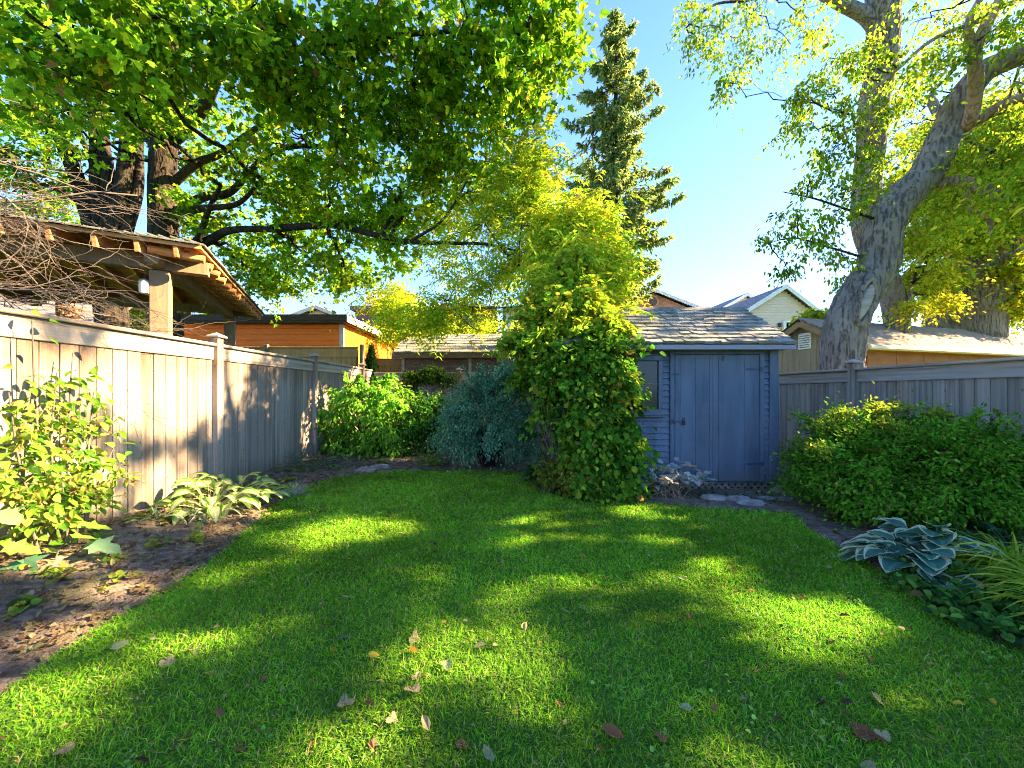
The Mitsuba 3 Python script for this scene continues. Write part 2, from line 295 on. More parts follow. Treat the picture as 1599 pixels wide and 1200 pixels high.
# ------------------------------------------------------------------ the three fences
POST_H = 1.98
def post(parent, x, y, top, w=0.10, z0=-0.05, bs='fence_rail_wood', cap=True):
    k = obj('post', bbox((x - w / 2, y - w / 2, z0), (x + w / 2, y + w / 2, top), 0.006), 'fence_wood', parent)
    if cap:
        m = MB(); m.add(*bbox((x - w / 2 - .03, y - w / 2 - .03, top + .001), (x + w / 2 + .03, y + w / 2 + .03, top + .024), .004))
        a = w / 2 + .024
        m.add([[x - a, y - a, top + .024], [x + a, y - a, top + .024], [x + a, y + a, top + .024], [x - a, y + a, top + .024], [x, y, top + .068]], [[0, 1, 4], [1, 2, 4], [2, 3, 4], [3, 0, 4]])
        obj('cap', m.mesh(), bs, k)
def fence(key, axis, face, out, a0, a1, posts, top, rail=0.20, z0=-0.05, wood='fence_wood', wrail='fence_rail_wood', pw=PW, caps=True):
    """axis 0: runs along x, 1: along y; face: coordinate of the plank faces; out: sign of the side that is seen"""
    def bx(u0, u1, w0, w1, za, zb, ch=0.004):
        w0, w1 = sorted((face + out * w0, face + out * w1))
        return bbox((u0, w0, za) if axis == 0 else (w0, u0, za), (u1, w1, zb) if axis == 0 else (w1, u1, zb), ch)
    off = face
    k0, k1 = math.ceil((a0 + off) / pw), math.floor((a1 + off) / pw)
    for k in range(k0, k1):
        u = k * pw - off; j = R.normal() * 0.0016
        obj('plank', bx(u + 0.003, u + pw - 0.0035, -0.018 + j, j, z0 + 0.02 * R.random(), top - 0.06, 0.003), wood, key)
    obj('backing_board', bx(a0, a1, -0.055, -0.036, z0, top - 0.08), 'brown_board', key)
    ends = [a0] + [q for q in posts if a0 < q < a1] + [a1]
    for u0, u1 in zip(ends[:-1], ends[1:]):
        g0, g1 = (0.052 if u0 in posts else 0), (0.052 if u1 in posts else 0); dz = R.normal() * 0.004
        obj('top_rail', bx(u0 + g0, u1 - g1, -0.02, 0.022, top - rail + dz, top - 0.034 + dz), wrail, key)
        obj('cap_board', bx(u0 + g0, u1 - g1, -0.07, 0.062, top - 0.031 + dz, top + 0.003 + dz, 0.006), wrail, key)
        obj('bottom_rail', bx(u0 + g0, u1 - g1, -0.085, -0.056, 0.10, 0.2), wrail, key)
    for q in posts:
        x, y = ((q, face + out * 0.02) if axis == 0 else (face + out * 0.02, q))
        post(key, x, y, top + 0.075, cap=caps, z0=z0)
lf_ = thing('board_fence', 'sunlit weathered grey plank fence along the left side of the lawn', 'fence')
fence(lf_, 1, FX, 1, -0.3, BY, [2.37, 4.88, 7.39, 9.9], 1.905)
bf_ = thing('board_fence', 'grey plank fence across the back, behind the shrubs and half hidden by them', 'fence')
fence(bf_, 0, BY, -1, FX + 0.1, 5.1, [-1.2, 1.3, 3.7], 1.83)
rf_ = thing('board_fence', 'shaded grey plank fence behind the big round bush on the right', 'fence')
fence(rf_, 1, RX, -1, -0.3, BY, [0.9, 3.35, 5.78, 8.2], 1.655)

# ------------------------------------------------------------------ the blue shed
SY, SX0, SX1 = 5.0, 0.75, 3.50           # front wall, left and right ends
shed = thing('garden_shed', 'small blue painted garden shed with a plank door under a mossy shingle roof', 'shed')
sb = 0.155
obj('wall', box((SX0 + .02, SY + .03, sb), (SX1 - .02, SY + 1.62, 1.86)), 'blue_paint', shed)
for x in (SX0 + .02, SX1 - .06): gm = MB(); gm.add([[x, SY + .03, 1.861], [x, SY + 1.62, 1.861], [x, SY + .83, 2.44], [x + .04, SY + .03, 1.861], [x + .04, SY + 1.62, 1.861], [x + .04, SY + .83, 2.44]], [[0, 2, 1], [3, 4, 5], [0, 3, 5], [0, 5, 2], [1, 2, 5], [1, 5, 4], [0, 1, 4], [0, 4, 3]]); obj('gable_wall', gm.mesh(), 'blue_paint', shed)
# clapboards on the front, left of the door, and in the strip between the door frame and the corner board
for x0, x1 in ((SX0 + .09, 2.125), (3.335, 3.40)):
    z = sb
    while z < 1.80:
        h = 0.078
        segs = [(x0, x1)]
        if x0 < 2 and z + h > 1.02 and z < 1.76: segs = [(2.03, x1)]
        if x0 < 2 and z + h > 1.02 and z < 1.76: segs = [(2.035, x1), (x0, 1.25)]
        for u, w in segs:
            v = np.array([[u, SY + .03, z], [w, SY + .03, z], [u, SY - .002, z + .001], [w, SY - .002, z + .001], [u, SY + .018, z + h - .004], [w, SY + .018, z + h - .004], [u, SY + .03, z + h - .004], [w, SY + .03, z + h - .004]])
            obj('clapboard', (v, np.array([[0, 1, 3, 2], [2, 3, 5, 4], [4, 5, 7, 6], [0, 2, 4, 6], [1, 7, 5, 3], [0, 6, 7, 1]])[:, ::1]), 'blue_paint', shed)
        z += h
for x in (SX0, SX1 - .095): obj('corner_board', bbox((x, SY - .012, sb - .02), (x + .095, SY + .0285, 1.86), .004), 'blue_paint', shed)
obj('corner_board', bbox((SX1 - .0, SY - .012, sb - .02), (SX1 + .022, SY + .1, 1.86), .003), 'blue_paint', shed)
# window
win = obj('window', bbox((1.30, SY + .012, 1.09), (1.98, SY + .0295, 1.70), .001), 'glass', shed, label='dark shed window half covered by ivy')
wm = MB()
for lo, hi in (((1.235, 1.005), (2.035, 1.085)), ((1.235, 1.705), (2.035, 1.775)), ((1.235, 1.087), (1.298, 1.703)), ((1.982, 1.087), (2.035, 1.703))):
    wm.add(*bbox((lo[0], SY - .015, lo[1]), (hi[0], SY + .029, hi[1]), .004))
obj('frame', wm.mesh(), 'blue_paint', win)
obj('sill', bbox((1.22, SY - .045, .985), (2.06, SY + .02, 1.003), .004), 'blue_paint', win)
obj('muntin', bbox((1.30, SY - .002, 1.40), (1.98, SY + .0115, 1.418), .002), 'blue_paint', win)
# door with its frame and ironwork
dfm = MB()
for lo, hi in (((2.13, sb), (2.187, 1.852)), ((3.272, sb), (3.33, 1.852)), ((2.1875, 1.788), (3.2715, 1.852))): dfm.add(*bbox((lo[0], SY - .018, lo[1]), (hi[0], SY + .0285, hi[1]), .004))
obj('door_frame', dfm.mesh(), 'blue_paint', shed)
door = obj('door', box((2.20, SY + .001, .172), (3.262, SY + .028, 1.778)), 'blue_paint', shed)
for u0, u1 in ((2.193, 2.256), (2.258, 2.452), (2.454, 2.632), (2.634, 2.668), (2.670, 2.745), (2.748, 3.078), (3.081, 3.266)):
    obj('plank', bbox((u0, SY - .012 + R.normal() * .0012, .165), (u1, SY + .0005, 1.782), .0035), 'blue_paint', door)
for z, t in ((1.595, .0), (.385, 1)):
    m = MB(); m.add(*bbox((3.10, SY - .018, z - .012), (3.268, SY - .0125, z + .012), .002)); m.add(*tube([(3.278, SY - .022, z - .03), (3.278, SY - .022, z + .03)], .009, 8)); m.add(*bbox((3.288, SY - .0245, z - .028), (3.318, SY - .0185, z + .028), .002))
    obj('hinge', m.mesh(), 'iron_blue', door)
m = MB(); m.add(*bbox((2.168, SY - .028, .905), (2.186, SY - .0185, .955), .002)); m.add(*bbox((2.188, SY - .030, .922), (2.272, SY - .0125, .938), .002)); m.add(*bbox((2.135, SY - .024, .895), (2.166, SY - .0185, .955), .002))
obj('hasp', m.mesh(), 'iron_blue', door)
pl = obj('padlock', bbox((2.275, SY - .045, .885), (2.312, SY - .022, .935), .006), 'dark_iron', door, label='small dark padlock on the shed door')
obj('shackle', tube(spline([(2.282, SY - .033, .934), (2.283, SY - .033, .968), (2.293, SY - .033, .98), (2.303, SY - .033, .968), (2.304, SY - .033, .934)], 12), .004, 6), 'dark_iron', pl)
m = MB(); m.add(*tube(spline([(2.15, SY - .03, 1.535), (2.2, SY - .034, 1.53), (2.235, SY - .03, 1.528), (2.24, SY - .02, 1.54)], 10), .0035, 6)); m.add(*tube([(2.15, SY - .018, 1.535), (2.15, SY - .035, 1.535)], .006, 6))
obj('hook', m.mesh(), 'iron_blue', door)
m = MB(); m.add(*tube(spline([(2.80, SY - .03, 1.79), (2.80, SY - .034, 1.76), (2.80, SY - .026, 1.735)], 8), .0035, 6)); m.add(*bbox((2.793, SY - .024, 1.70), (2.807, SY - .0125, 1.732), .002))
obj('hook', m.mesh(), 'iron_blue', door)
# lattice skirt under the sill
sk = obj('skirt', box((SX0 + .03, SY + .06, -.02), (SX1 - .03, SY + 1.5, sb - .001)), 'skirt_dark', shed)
for s in (-1, 1):
    x = SX0 + .05
    while x < SX1 - .14:
        a, b = (x, 0.0), (x + .13, .13)
        if s < 0: a, b = (x + .13, 0.0), (x, .13)
        obj('lattice_slat', beam((a[0], SY + .035 + .008 * s, a[1]), (b[0], SY + .035 + .008 * s, b[1]), .03, .006, up=(0, 1, 0), ch=.001), 'fence_wood', sk); x += .085
obj('sill_beam', bbox((SX0 + .01, SY + .02, sb - .028), (SX1 - .01, SY + .0585, sb - .001), .003), 'blue_paint', shed)
# roof: sheathing, fascia and every shingle
RZ0, RZ1, RY0, RY1 = 1.885, 2.51, 4.78, 5.80
roof_x0, roof_x1 = SX0 - .1, SX1 + .07
sl = unit(V3(0, RY1 - RY0, RZ1 - RZ0)); nr = V3(0, -sl[2], sl[1]); L = np.hypot(RY1 - RY0, RZ1 - RZ0)
roof = obj('roof', beam((roof_x0 + .02, (RY0 + RY1) / 2 + .01, (RZ0 + RZ1) / 2 - .012), (roof_x1 - .02, (RY0 + RY1) / 2 + .01, (RZ0 + RZ1) / 2 - .012), L - .01, .02, up=nr), 'fence_rail_wood', shed)
obj('back_slope', beam((roof_x0 + .02, RY1 + .48, (RZ0 + RZ1) / 2 - .01), (roof_x1 - .02, RY1 + .48, (RZ0 + RZ1) / 2 - .01), L - .04, .03, up=(0, sl[2], sl[1])), 'shingle_dark', roof)
def shingle_rows(parent, origin, u, s, n, width, length, rows, w=.125, t=.026, mats=('shingle_grey', 'shingle_tan', 'shingle_dark'), trim=None, over=1.55):
    """rows of separate shingles: u along the eave, s up the slope, n out of it"""
    e = length / rows
    for r in range(rows):
        x = -R.random() * w
        while x < width:
            ww = w * R.uniform(.6, 1.35); a, b = max(x + .003, 0), min(x + ww - .003, width); x += ww
            if b - a < .02: continue
            d0 = r * e + R.normal() * .006; d1 = min(d0 + e * over, length); tt = t * R.uniform(.7, 1.35); tw = R.normal() * .003
            P = lambda q, d, h: origin + u * q + s * d + n * h
            v = [P(a, d0, .003), P(b, d0, .003), P(b, d0 + R.normal() * .004, .003 + tt + tw + .006), P(a, d0, .003 + tt - tw + .006), P(a, d1, .001), P(b, d1, .001), P(b, d1, .006), P(a, d1, .006)]
            obj('shingle', (np.array(v), np.array([[0, 1, 2, 3], [3, 2, 6, 7], [0, 3, 7, 4], [1, 5, 6, 2], [4, 7, 6, 5], [0, 4, 5, 1]])), mats[int(R.choice(len(mats), p=(.5, .3, .2)))], parent)
shingle_rows(roof, V3(roof_x0, RY0 - .03, RZ0 + .005), V3(1, 0, 0), sl, nr, roof_x1 - roof_x0, L + .03, 10)
rc = MB(); rc.add(*beam((roof_x0, RY1 - .04, RZ1 + .022), (roof_x1, RY1 - .04, RZ1 + .022), .11, .016, up=nr)); rc.add(*beam((roof_x0, RY1 + .055, RZ1 + .02), (roof_x1, RY1 + .055, RZ1 + .02), .11, .016, up=(0, sl[2], sl[1])))
obj('ridge_cap', rc.mesh(), 'shingle_dark', roof)
obj('fascia', bbox((roof_x0 + .01, RY0 - .022, RZ0 - .062), (roof_x1 - .005, RY0 - .002, RZ0 - .006), .003), 'lilac_trim', shed)
obj('soffit', box((roof_x0 + .02, RY0 - .001, RZ0 - .05), (roof_x1 - .02, SY + .03, RZ0 - .035)), 'lilac_trim', shed)
obj('header', bbox((2.13, SY - .02, 1.8535), (3.4, SY + .028, 1.862), .002), 'blue_paint', shed)
obj('barge_board', beam((roof_x1 - .004, RY0 - .01, RZ0 - .03), (roof_x1 - .004, RY1, RZ1 - .03), .018, .07, up=nr), 'lilac_trim', roof)

# ------------------------------------------------------------------ the pavilion beyond the left fence
pav = thing('garden_pavilion', 'open cedar pavilion with exposed rafters beyond the left fence', 'pavilion')
A, B = unit(V3(.866, .5, 0)), unit(V3(-.40, .917, 0)); C0 = V3(-3.98, 5.0, 0)
pp = lambda a, b, z: C0 + A * a + B * b + V3(0, 0, z)
for a, b in ((-.4, .3), (-.4, 4.0), (-2.9, 4.0), (-3.6, .3)):
    q = pp(a, b, 0); v, f = bbox((-.1, -.1, -.06), (.1, .1, 2.86 if b < 1 else 2.98), .01)
    obj('post', (v @ np.array([A, np.cross((0, 0, 1), A), V3(0, 0, 1)]) + q, f), 'cedar_post', pav)
for a0, b0, a1, b1, z in ((-3.9, .3, .1, .3, 2.96), (-3.9, 4.0, .1, 4.0, 3.06), (-.4, .0, -.4, 4.3, 2.98), (-3.4, .0, -3.4, 4.3, 2.98)):
    obj('beam', beam(pp(a0, b0, z), pp(a1, b1, z), .14, .17), 'cedar_post', pav)
ZR, ridge, bm, ar, al = 3.09, 3.74, 2.15, -2.1, -4.3      # hip roof: eave and ridge heights, ridge line from ar to al
hz = lambda a, b: ZR + (ridge - ZR) * max(0, min((b + .2) / (bm + .2), (4.5 - b) / (4.5 - bm), (.14 - a) / (.14 - ar)))
P3 = lambda a, b, dz=0: pp(a, b, hz(a, b) + dz)
for i in range(12):
    a = -.12 - i * .36
    e = bm if a < ar else -.2 + (bm + .2) * (.14 - a) / (.14 - ar)
    obj('rafter', beam(P3(a, -.17, -.075), P3(a, e, -.075), .05, .13), 'cedar', pav)
    obj('rafter', beam(P3(a, 4.45, -.075), P3(a, 4.5 - (e + .2) * (4.5 - bm) / (bm + .2), -.075), .05, .13), 'cedar', pav)
for i in range(13):
    b = -.02 + i * .355
    e = max(ar, .14 - (.14 - ar) * min((b + .2) / (bm + .2), (4.5 - b) / (4.5 - bm)))
    obj('rafter', beam(P3(.05, b, -.08), P3(e, b, -.08), .05, .12), 'cedar', pav)
    obj('rafter_tail', tube([P3(-.42, b, -.085), P3(.13, b, -.085)], .052, 12), 'cedar', pav)
rm = MB()
cr = [P3(al, -.2), P3(.14, -.2), P3(.14, 4.5), P3(al, 4.5), pp(al, bm, ridge), pp(ar, bm, ridge)]
for q in ((0, 1, 5, 4), (1, 2, 5), (2, 3, 4, 5)):
    v = np.array([cr[i] for i in q]); n = len(v); v = np.vstack([v, v + V3(0, 0, .045)])
    f = [[0, i, i + 1] for i in range(1, n - 1)]; f += [[x + n for x in t[::-1]] for t in f]
    for i in range(n): k = (i + 1) % n; f += [[i, k, k + n], [i, k + n, i + n]]
    rm.add(v, np.array(f))
prf = obj('roof', rm.mesh(), 'cedar', pav)
sm = MB()
def course(p, q, up, n, w):
    d = unit(q - p); L = np.linalg.norm(q - p); x = 0
    while x < L:
        e = min(L, x + w * R.uniform(.7, 1.2)); m = p + d * (x + e) / 2 + V3(0, 0, .062) + n * R.normal() * .003
        sm.add(*beam(m - up * .04, m + up * .2, max(.02, e - x - .005), .02, up=n, ch=.002)); x = e
for (e0, e1, t0, t1) in ((cr[0], cr[1], cr[4], cr[5]), (cr[1], cr[2], cr[5], cr[5]), (cr[2], cr[3], cr[5], cr[4])):
    d = unit(e1 - e0); up = t0 - e0; up = unit(up - d * (up @ d)); n = unit(np.cross(d, up)); n = n if n[2] > 0 else -n
    for r in range(13): t = r / 13; course(e0 + (t0 - e0) * t, e1 + (t1 - e1) * t, up, n, .17)
obj('shingles', sm.mesh(), 'shingle_dark', prf, kind='stuff')
# lantern hung on the front post
ln = thing('hanging_lantern', 'small white lantern hanging beside the front post of the pavilion', 'lantern')
q = at(225, 448, 4.93)
m = MB(); m.add(*tube(q + np.array([[0, 0, -.085], [0, 0, -.08], [0, 0, -.01], [0, 0, .06]]), [.035, .048, .052, .05], 14)); obj('body', m.mesh(), 'white_paint', ln, smooth=40)
obj('lid', tube(q + np.array([[0, 0, .061], [0, 0, .075], [0, 0, .10]]), [.056, .05, .012], 14), 'plain', ln, color=np.full((44, 3), .3))
obj('hanger', tube(spline([q + V3(0, 0, .10), q + V3(.02, .02, .2), q + V3(.06, .06, .27)], 8), .004, 6), 'dark_iron', ln)
# roof of the house seen under the pavilion
nh = thing('neighbour_house', 'dark shingled house roof seen low under the pavilion beams', 'house')
p0, p1 = at(-260, 505, 11.0), at(135, 517, 11.5)
hb = MB(); hb.add(*box((p0[0], 11.9, -.05), (p1[0] - .3, 16, p0[2] - .02))); obj('wall', hb.mesh(), 'pale_siding', nh)
hr = obj('roof', (np.array([p0, p1, p1 + V3(-.2, 3.0, 1.95), p0 + V3(0, 3.0, 1.95), p1 + V3(-.2, 6, 0.0), p0 + V3(0, 6, 0)]), np.array([[0, 1, 2, 3], [3, 2, 4, 5]])), 'roof_slate', nh)
sm = MB()
for r in range(14):
    t = r / 14; a, b = p0 + V3(0, 3.0 * t - .01, 1.95 * t + .012), p1 + V3(-.2 * t, 3.0 * t - .01, 1.95 * t + .012)
    sm.add(*beam(a, b, .24, .02, up=unit(V3(0, -1.95, 3.0)), ch=.002))
obj('shingles', sm.mesh(), 'roof_slate', hr, kind='stuff')

# ------------------------------------------------------------------ orange garage, its fence
og = thing('garage', 'low orange stained timber garage with a dark flat roof behind the left corner', 'garage')
gx1, gy0, gy1, gz = -5.33, 13.0, 18.6, 3.56
z, i = 0.0, 0
while z < gz:
    h = .19; ch = bbox((-11.3, gy0, z), (gx1 - .12, gy0 + .03, min(z + h - .006, gz)), .004); obj('board', ch, 'orange_stain', og)
    z += h
for k in range(28):
    y = gy0 + .05 + k * .198; obj('board', bbox((gx1 - .03, y, 0), (gx1 + R.normal() * .002, y + .192, gz - .003), .004), 'orange_stain', og)
obj('corner_board', bbox((gx1 - .118, gy0 - .02, 0), (gx1 + .022, gy0 + .045, gz), .004), 'pale_trim', og)
obj('wall', box((-11.3, gy0 + .035, 0), (gx1 - .035, gy1, gz - .01)), 'orange_stain', og)
ro = obj('roof', box((-11.6, gy0 - .35, gz + .075), (gx1 + .25, gy1 + .2, gz + .27)), 'dark_felt', og)
obj('soffit', box((-11.55, gy0 - .33, gz + .002), (gx1 + .22, gy1 + .2, gz + .073)), 'dark_felt', ro)
obj('fascia', bbox((gx1 + .252, gy0 - .36, gz + .02), (gx1 + .285, gy1 + .2, gz + .255), .004), 'pale_trim', ro)
of = thing('board_fence', 'golden stained plank fence in front of the orange garage', 'fence')
fence(of, 0, 11.4, -1, -9.6, -4.25, [-4.12, -6.9], 2.62, rail=.3, wood='cedar_gold', wrail='cedar_gold', caps=False)
of2 = thing('board_fence', 'lower golden plank fence running right from the tall square post', 'fence')
fence(of2, 0, 11.9, -1, -3.95, -2.9, [], 2.32, rail=.22, wood='cedar_gold', wrail='cedar_gold', pw=.13, caps=False)

# ------------------------------------------------------------------ brown shed behind the back fence
bs_ = thing('garden_shed', 'brown neighbouring shed with a sunlit mossy shingle roof behind the back fence', 'shed')
bx0, bx1, by0 = -2.95, 2.1, 11.35
z = 0.
while z < 2.36:
    for u0, u1 in ((bx0 + .1, -1.02), (-.94, .6), (.68, bx1)):
        obj('clapboard', bbox((u0, by0 - .012, z), (u1, by0 + .012, z + .128), .004), 'brown_board', bs_)
    z += .132
for x in (bx0, -1.01, .61): obj('corner_board', bbox((x, by0 - .03, 0), (x + .085, by0 + .02, 2.38), .004), 'grey_board', bs_)
obj('wall', box((bx0 + .02, by0 + .015, 0), (bx1, by0 + 2.6, 2.37)), 'brown_board', bs_)
e0, e1 = V3(bx0 - .17, by0 - .22, 2.44), V3(bx0 - .17, by0 + 1.25, 3.17)
s2 = unit(e1 - e0); n2 = V3(0, -s2[2], s2[1]); L2 = np.linalg.norm(e1 - e0)
br = obj('roof', beam((e0 + e1) / 2 - n2 * .014, (e0 + e1) / 2 + V3(bx1 - bx0 + .2, 0, 0) - n2 * .014, L2, .024, up=n2), 'brown_board', bs_)
shingle_rows(br, e0 - s2 * .03, V3(1, 0, 0), s2, n2, bx1 - bx0 + .2, L2 + .03, 7, w=.2, t=.03, mats=('shingle_tan', 'shingle_grey', 'shingle_dark'))
obj('fascia', bbox((bx0 - .15, by0 - .235, 2.28), (bx1, by0 - .21, 2.425), .004), 'brown_board', bs_)
obj('back_slope', beam((bx0 - .15, by0 + 2.0, 2.79), (bx1, by0 + 2.0, 2.79), L2, .04, up=(0, s2[2], s2[1])), 'shingle_dark', br)

# ------------------------------------------------------------------ right-hand neighbour's shed
ns = thing('garden_shed', 'brown neighbouring shed with a louvred gable and long shingle roof behind the right fence', 'shed')
U, W = unit(V3(.96, .28, 0)), unit(V3(-.28, .96, 0)); O = V3(8.15, 9.0, 0)
np_ = lambda a, b, z: O + U * a + W * b + V3(0, 0, z)
EZ, RDG, WD, LN = 2.36, 3.17, 2.35, 9.5
fr = (np.array([U, W, V3(0, 0, 1)]), O)
def nb(lo, hi, ch=.004): v, f = bbox(lo, hi, ch); return v @ fr[0] + O, f
obj('wall', (box((.04, .04, 0), (LN, WD, EZ))[0] @ fr[0] + O, box((0, 0, 0), (1, 1, 1))[1]), 'grey_brown_board', ns)
obj('gable_wall', (np.array([np_(.04, .0, EZ), np_(.04, WD, EZ), np_(.04, WD / 2, RDG - .03), np_(.1, .0, EZ), np_(.1, WD, EZ), np_(.1, WD / 2, RDG - .03)]), np.array([[0, 2, 1], [3, 4, 5], [0, 3, 5], [0, 5, 2], [1, 2, 5], [1, 5, 4]])), 'grey_brown_board', ns)
for k in range(16):
    b = k * .148
    top = EZ + (RDG - EZ) * (1 - abs(b + .07 - WD / 2) / (WD / 2)) - .07
    obj('board', nb((.0 + R.normal() * .002, b + .003, 0), (.035, b + .144, top)), 'grey_brown_board', ns)
for k in range(9):
    obj('board', nb((.3 + k * 1.0, -.025, 0), (.3 + k * 1.0 + .985, .035, EZ - .01)), 'cedar_rust', ns)
lb = obj('louvre', nb((-.035, WD / 2 - .17, 2.42), (-.012, WD / 2 + .15, 2.83)), 'white_paint', ns, label='white louvred vent in the gable of the right-hand shed')
for k in range(6): obj('slat', beam(np_(-.045, WD / 2 - .14, 2.47 + k * .058), np_(-.045, WD / 2 + .12, 2.47 + k * .058), .03, .008, up=unit(V3(-.5, 0, 1))), 'slat_shadow', lb)
nrf = obj('roof', (np.vstack([np_(-.22, -.25, EZ - .03), np_(LN, -.25, EZ - .03), np_(LN, WD / 2, RDG), np_(-.22, WD / 2, RDG), np_(LN, WD + .2, EZ - .03), np_(-.22, WD + .2, EZ - .03)]), np.array([[0, 1, 2, 3], [3, 2, 4, 5]])), 'roof_felt', ns)
un = unit(np.cross(U, np_(0, WD / 2, RDG) - np_(0, -.25, EZ)))
sm = MB()
for r in range(9):
    t = r / 9
    q = -.25 + (WD / 2 + .25) * (t + .055); zz = EZ - .03 + (RDG - EZ + .03) * (t + .055)
    a = -.24
    while a < LN:
        w = R.uniform(.5, 1.0); v, f = beam(np_(a, q, zz + .022), np_(min(a + w - .006, LN), q, zz + .022 + R.normal() * .002), .20, .036, up=unit(un + V3(.06, -.2, .0)), ch=.002); sm.add(v, f); a += w
obj('shingles', sm.mesh(), 'roof_felt', nrf, kind='stuff')
for b0, b1 in ((-.27, WD / 2), (WD + .22, WD / 2)):
    obj('barge_board', beam(np_(-.20, b0, EZ - .13), np_(-.20, b1, RDG - .10), .03, .15, up=(0, 0, 1)), 'bark_board', nrf)
    obj('edge', beam(np_(-.21, b0, EZ - .015), np_(-.21, b1, RDG + .015), .06, .03, up=(0, 0, 1)), 'dark_felt', nrf)
gt = np.array([np_(-.15, -.30, EZ - .05), np_(LN, -.30, EZ - .05)])
obj('gutter', beam(gt[0], gt[1], .11, .11, ch=.03), 'cream_trim', nrf)
obj('soffit', beam(np_(-.1, -.12, EZ - .09), np_(LN, -.12, EZ - .09), .24, .02), 'cedar_rust', nrf)
obj('corner_board', nb((-.03, -.06, 0), (.09, -.0255, EZ - .08)), 'cream_trim', ns)

# ------------------------------------------------------------------ houses far behind
def gable_house(name, label, apex, left, right, Y, depth, wall, base=-0.05, roofm='roof_slate', trim='white_paint', over=.35):
    k = thing(name, label, 'house'); a, l, r = at(*apex, Y), at(*left, Y), at(*right, Y)
    def prism(y0, y1, dz): return np.array([[x, y, z] for y in (y0, y1) for x, z in ((l[0] + .3, base), (r[0] - .3, base), (r[0] - .3, r[2] - dz), (a[0], a[2] - dz), (l[0] + .3, l[2] - dz))])
    v = prism(Y + over, Y + depth, .30)
    f = [[0, 1, 2], [0, 2, 4], [4, 2, 3]]; f += [[x + 5 for x in t[::-1]] for t in f]
    for i in range(5): j = (i + 1) % 5; f += [[i, i + 5, j + 5], [i, j + 5, j]]
    obj('wall', (v, np.array(f)), wall, k)
    rf = None
    for e, o in ((l, -1), (r, 1)):
        d = unit(e - a); n = V3(-d[2] * -o, 0, abs(d[0])); n = unit(n if n[2] > 0 else -n); m = MB()
        L = np.linalg.norm(e - a) + .3; w0 = a + V3(0, 0, 0)
        q = np.array([w0, w0 + d * L, w0 + d * L + V3(0, depth, 0), w0 + V3(0, depth, 0)]); q = np.vstack([q, q - n * .14])
        m.add(q, [[0, 1, 2, 3], [4, 7, 6, 5], [0, 4, 5, 1], [1, 5, 6, 2], [2, 6, 7, 3], [3, 7, 4, 0]])
        if rf is None: rf = obj('roof', m.mesh(), roofm, k)
        else: obj('roof_slope', m.mesh(), roofm, rf)
        obj('barge_board', beam(a + V3(0, -.03, -.14), e + d * .3 + V3(0, -.03, -.14), .05, .24, up=(0, 0, 1)), trim, rf)
    return k, a, l, r
k, a, l, r = gable_house('brick_house', 'brick house gable with a round vent rising behind the blue shed roof', (1022, 450), (930, 486), (1140, 497), 30, 12, 'brick')
q = at(1019, 471, 30.2); obj('vent', tube([q + V3(0, -.02, 0), q + V3(0, .16, 0)], .36, 24), 'vent_brown', k); obj('vent_ring', tube(spline([q + V3(math.cos(t) * .42, -.0, math.sin(t) * .42) for t in np.linspace(0, 2 * np.pi, 13)], 40), .07, 6), 'brick', k)
k, a, l, r = gable_house('siding_house', 'pinkish gabled house half hidden behind the beige gable', (1168, 457), (1118, 486), (1222, 496), 33, 10, 'pink_siding')
k, a, l, r = gable_house('siding_house', 'beige clapboard house with a white gable trim behind the sheds', (1228, 444), (1166, 483), (1300, 499), 25, 14, 'pale_siding', roofm='roof_slate')
sd = MB(); z = 2.0
while z < a[2] - .35:
    f = lambda e: e[0] if z < e[2] - .3 else a[0] + (e[0] - a[0]) * (a[2] - .32 - z) / (a[2] - e[2])
    x0, x1 = max(f(l), l[0] + .3) , min(f(r), r[0] - .3)
    if x1 - x0 > .1: sd.add([[x0, 25.348, z], [x1, 25.348, z], [x1, 25.348, z + .17], [x0, 25.348, z + .17], [x0, 25.30, z], [x1, 25.30, z]], [[4, 5, 2], [4, 2, 3], [0, 1, 5], [0, 5, 4]])
    z += .172
obj('siding', sd.mesh(), 'pale_siding', k, kind='stuff')
wv = obj('window', (box(at(1226, 524, 25.2), at(1239, 504, 25.29))), 'glass', k); wm = MB()
for b in ((1223.5, 526.5, 1225.8, 502), (1239.2, 526.5, 1243, 502), (1226, 504, 1239, 501.5)): wm.add(*box(at(b[0], b[1], 25.15), at(b[2], b[3], 25.28)))
obj('frame', wm.mesh(), 'white_paint', wv)
q = at(1217.5, 508, 25.2); obj('wall_lamp', tube([q + V3(0, 0, -.14), q + V3(0, 0, -.1), q + V3(0, 0, .1), q + V3(0, 0, .16)], [.04, .1, .1, .03], 10), 'dark_iron', k)
k, a, l, r = gable_house('siding_house', 'pale pink gabled house peeping over the orange garage', (492, 476), (440, 496), (560, 504), 27, 10, 'pink_siding', roofm='pink_roof', trim='pink_siding')
dk = thing('dark_house', 'charcoal flat roofed house behind the pale green leaves at the back', 'house')
a, b = at(556, 560, 29), at(770, 486, 29)
obj('wall', box((a[0], 29, -.05), (b[0], 38, b[2])), 'charcoal_wall', dk); obj('roof', box((a[0] - .3, 28.6, b[2] + .002), (b[0] + .3, 38.4, b[2] + .3)), 'charcoal_trim', dk)
for x0, x1, y0, y1 in ((598, 612, 532, 512), (650, 668, 528, 508), (690, 706, 528, 508)):
    wv = obj('window', box(at(x0, y0, 28.9), at(x1, y1, 28.99)), 'glass', dk); obj('sill', box(at(x0 - 1, y0 + 2, 28.8), at(x1 + 1, y0, 28.98)), 'white_paint', wv)
wh = thing('white_house', 'white rendered house wall glimpsed through the yellow green leaves', 'house')
a, b = at(790, 560, 24), at(845, 488, 24)
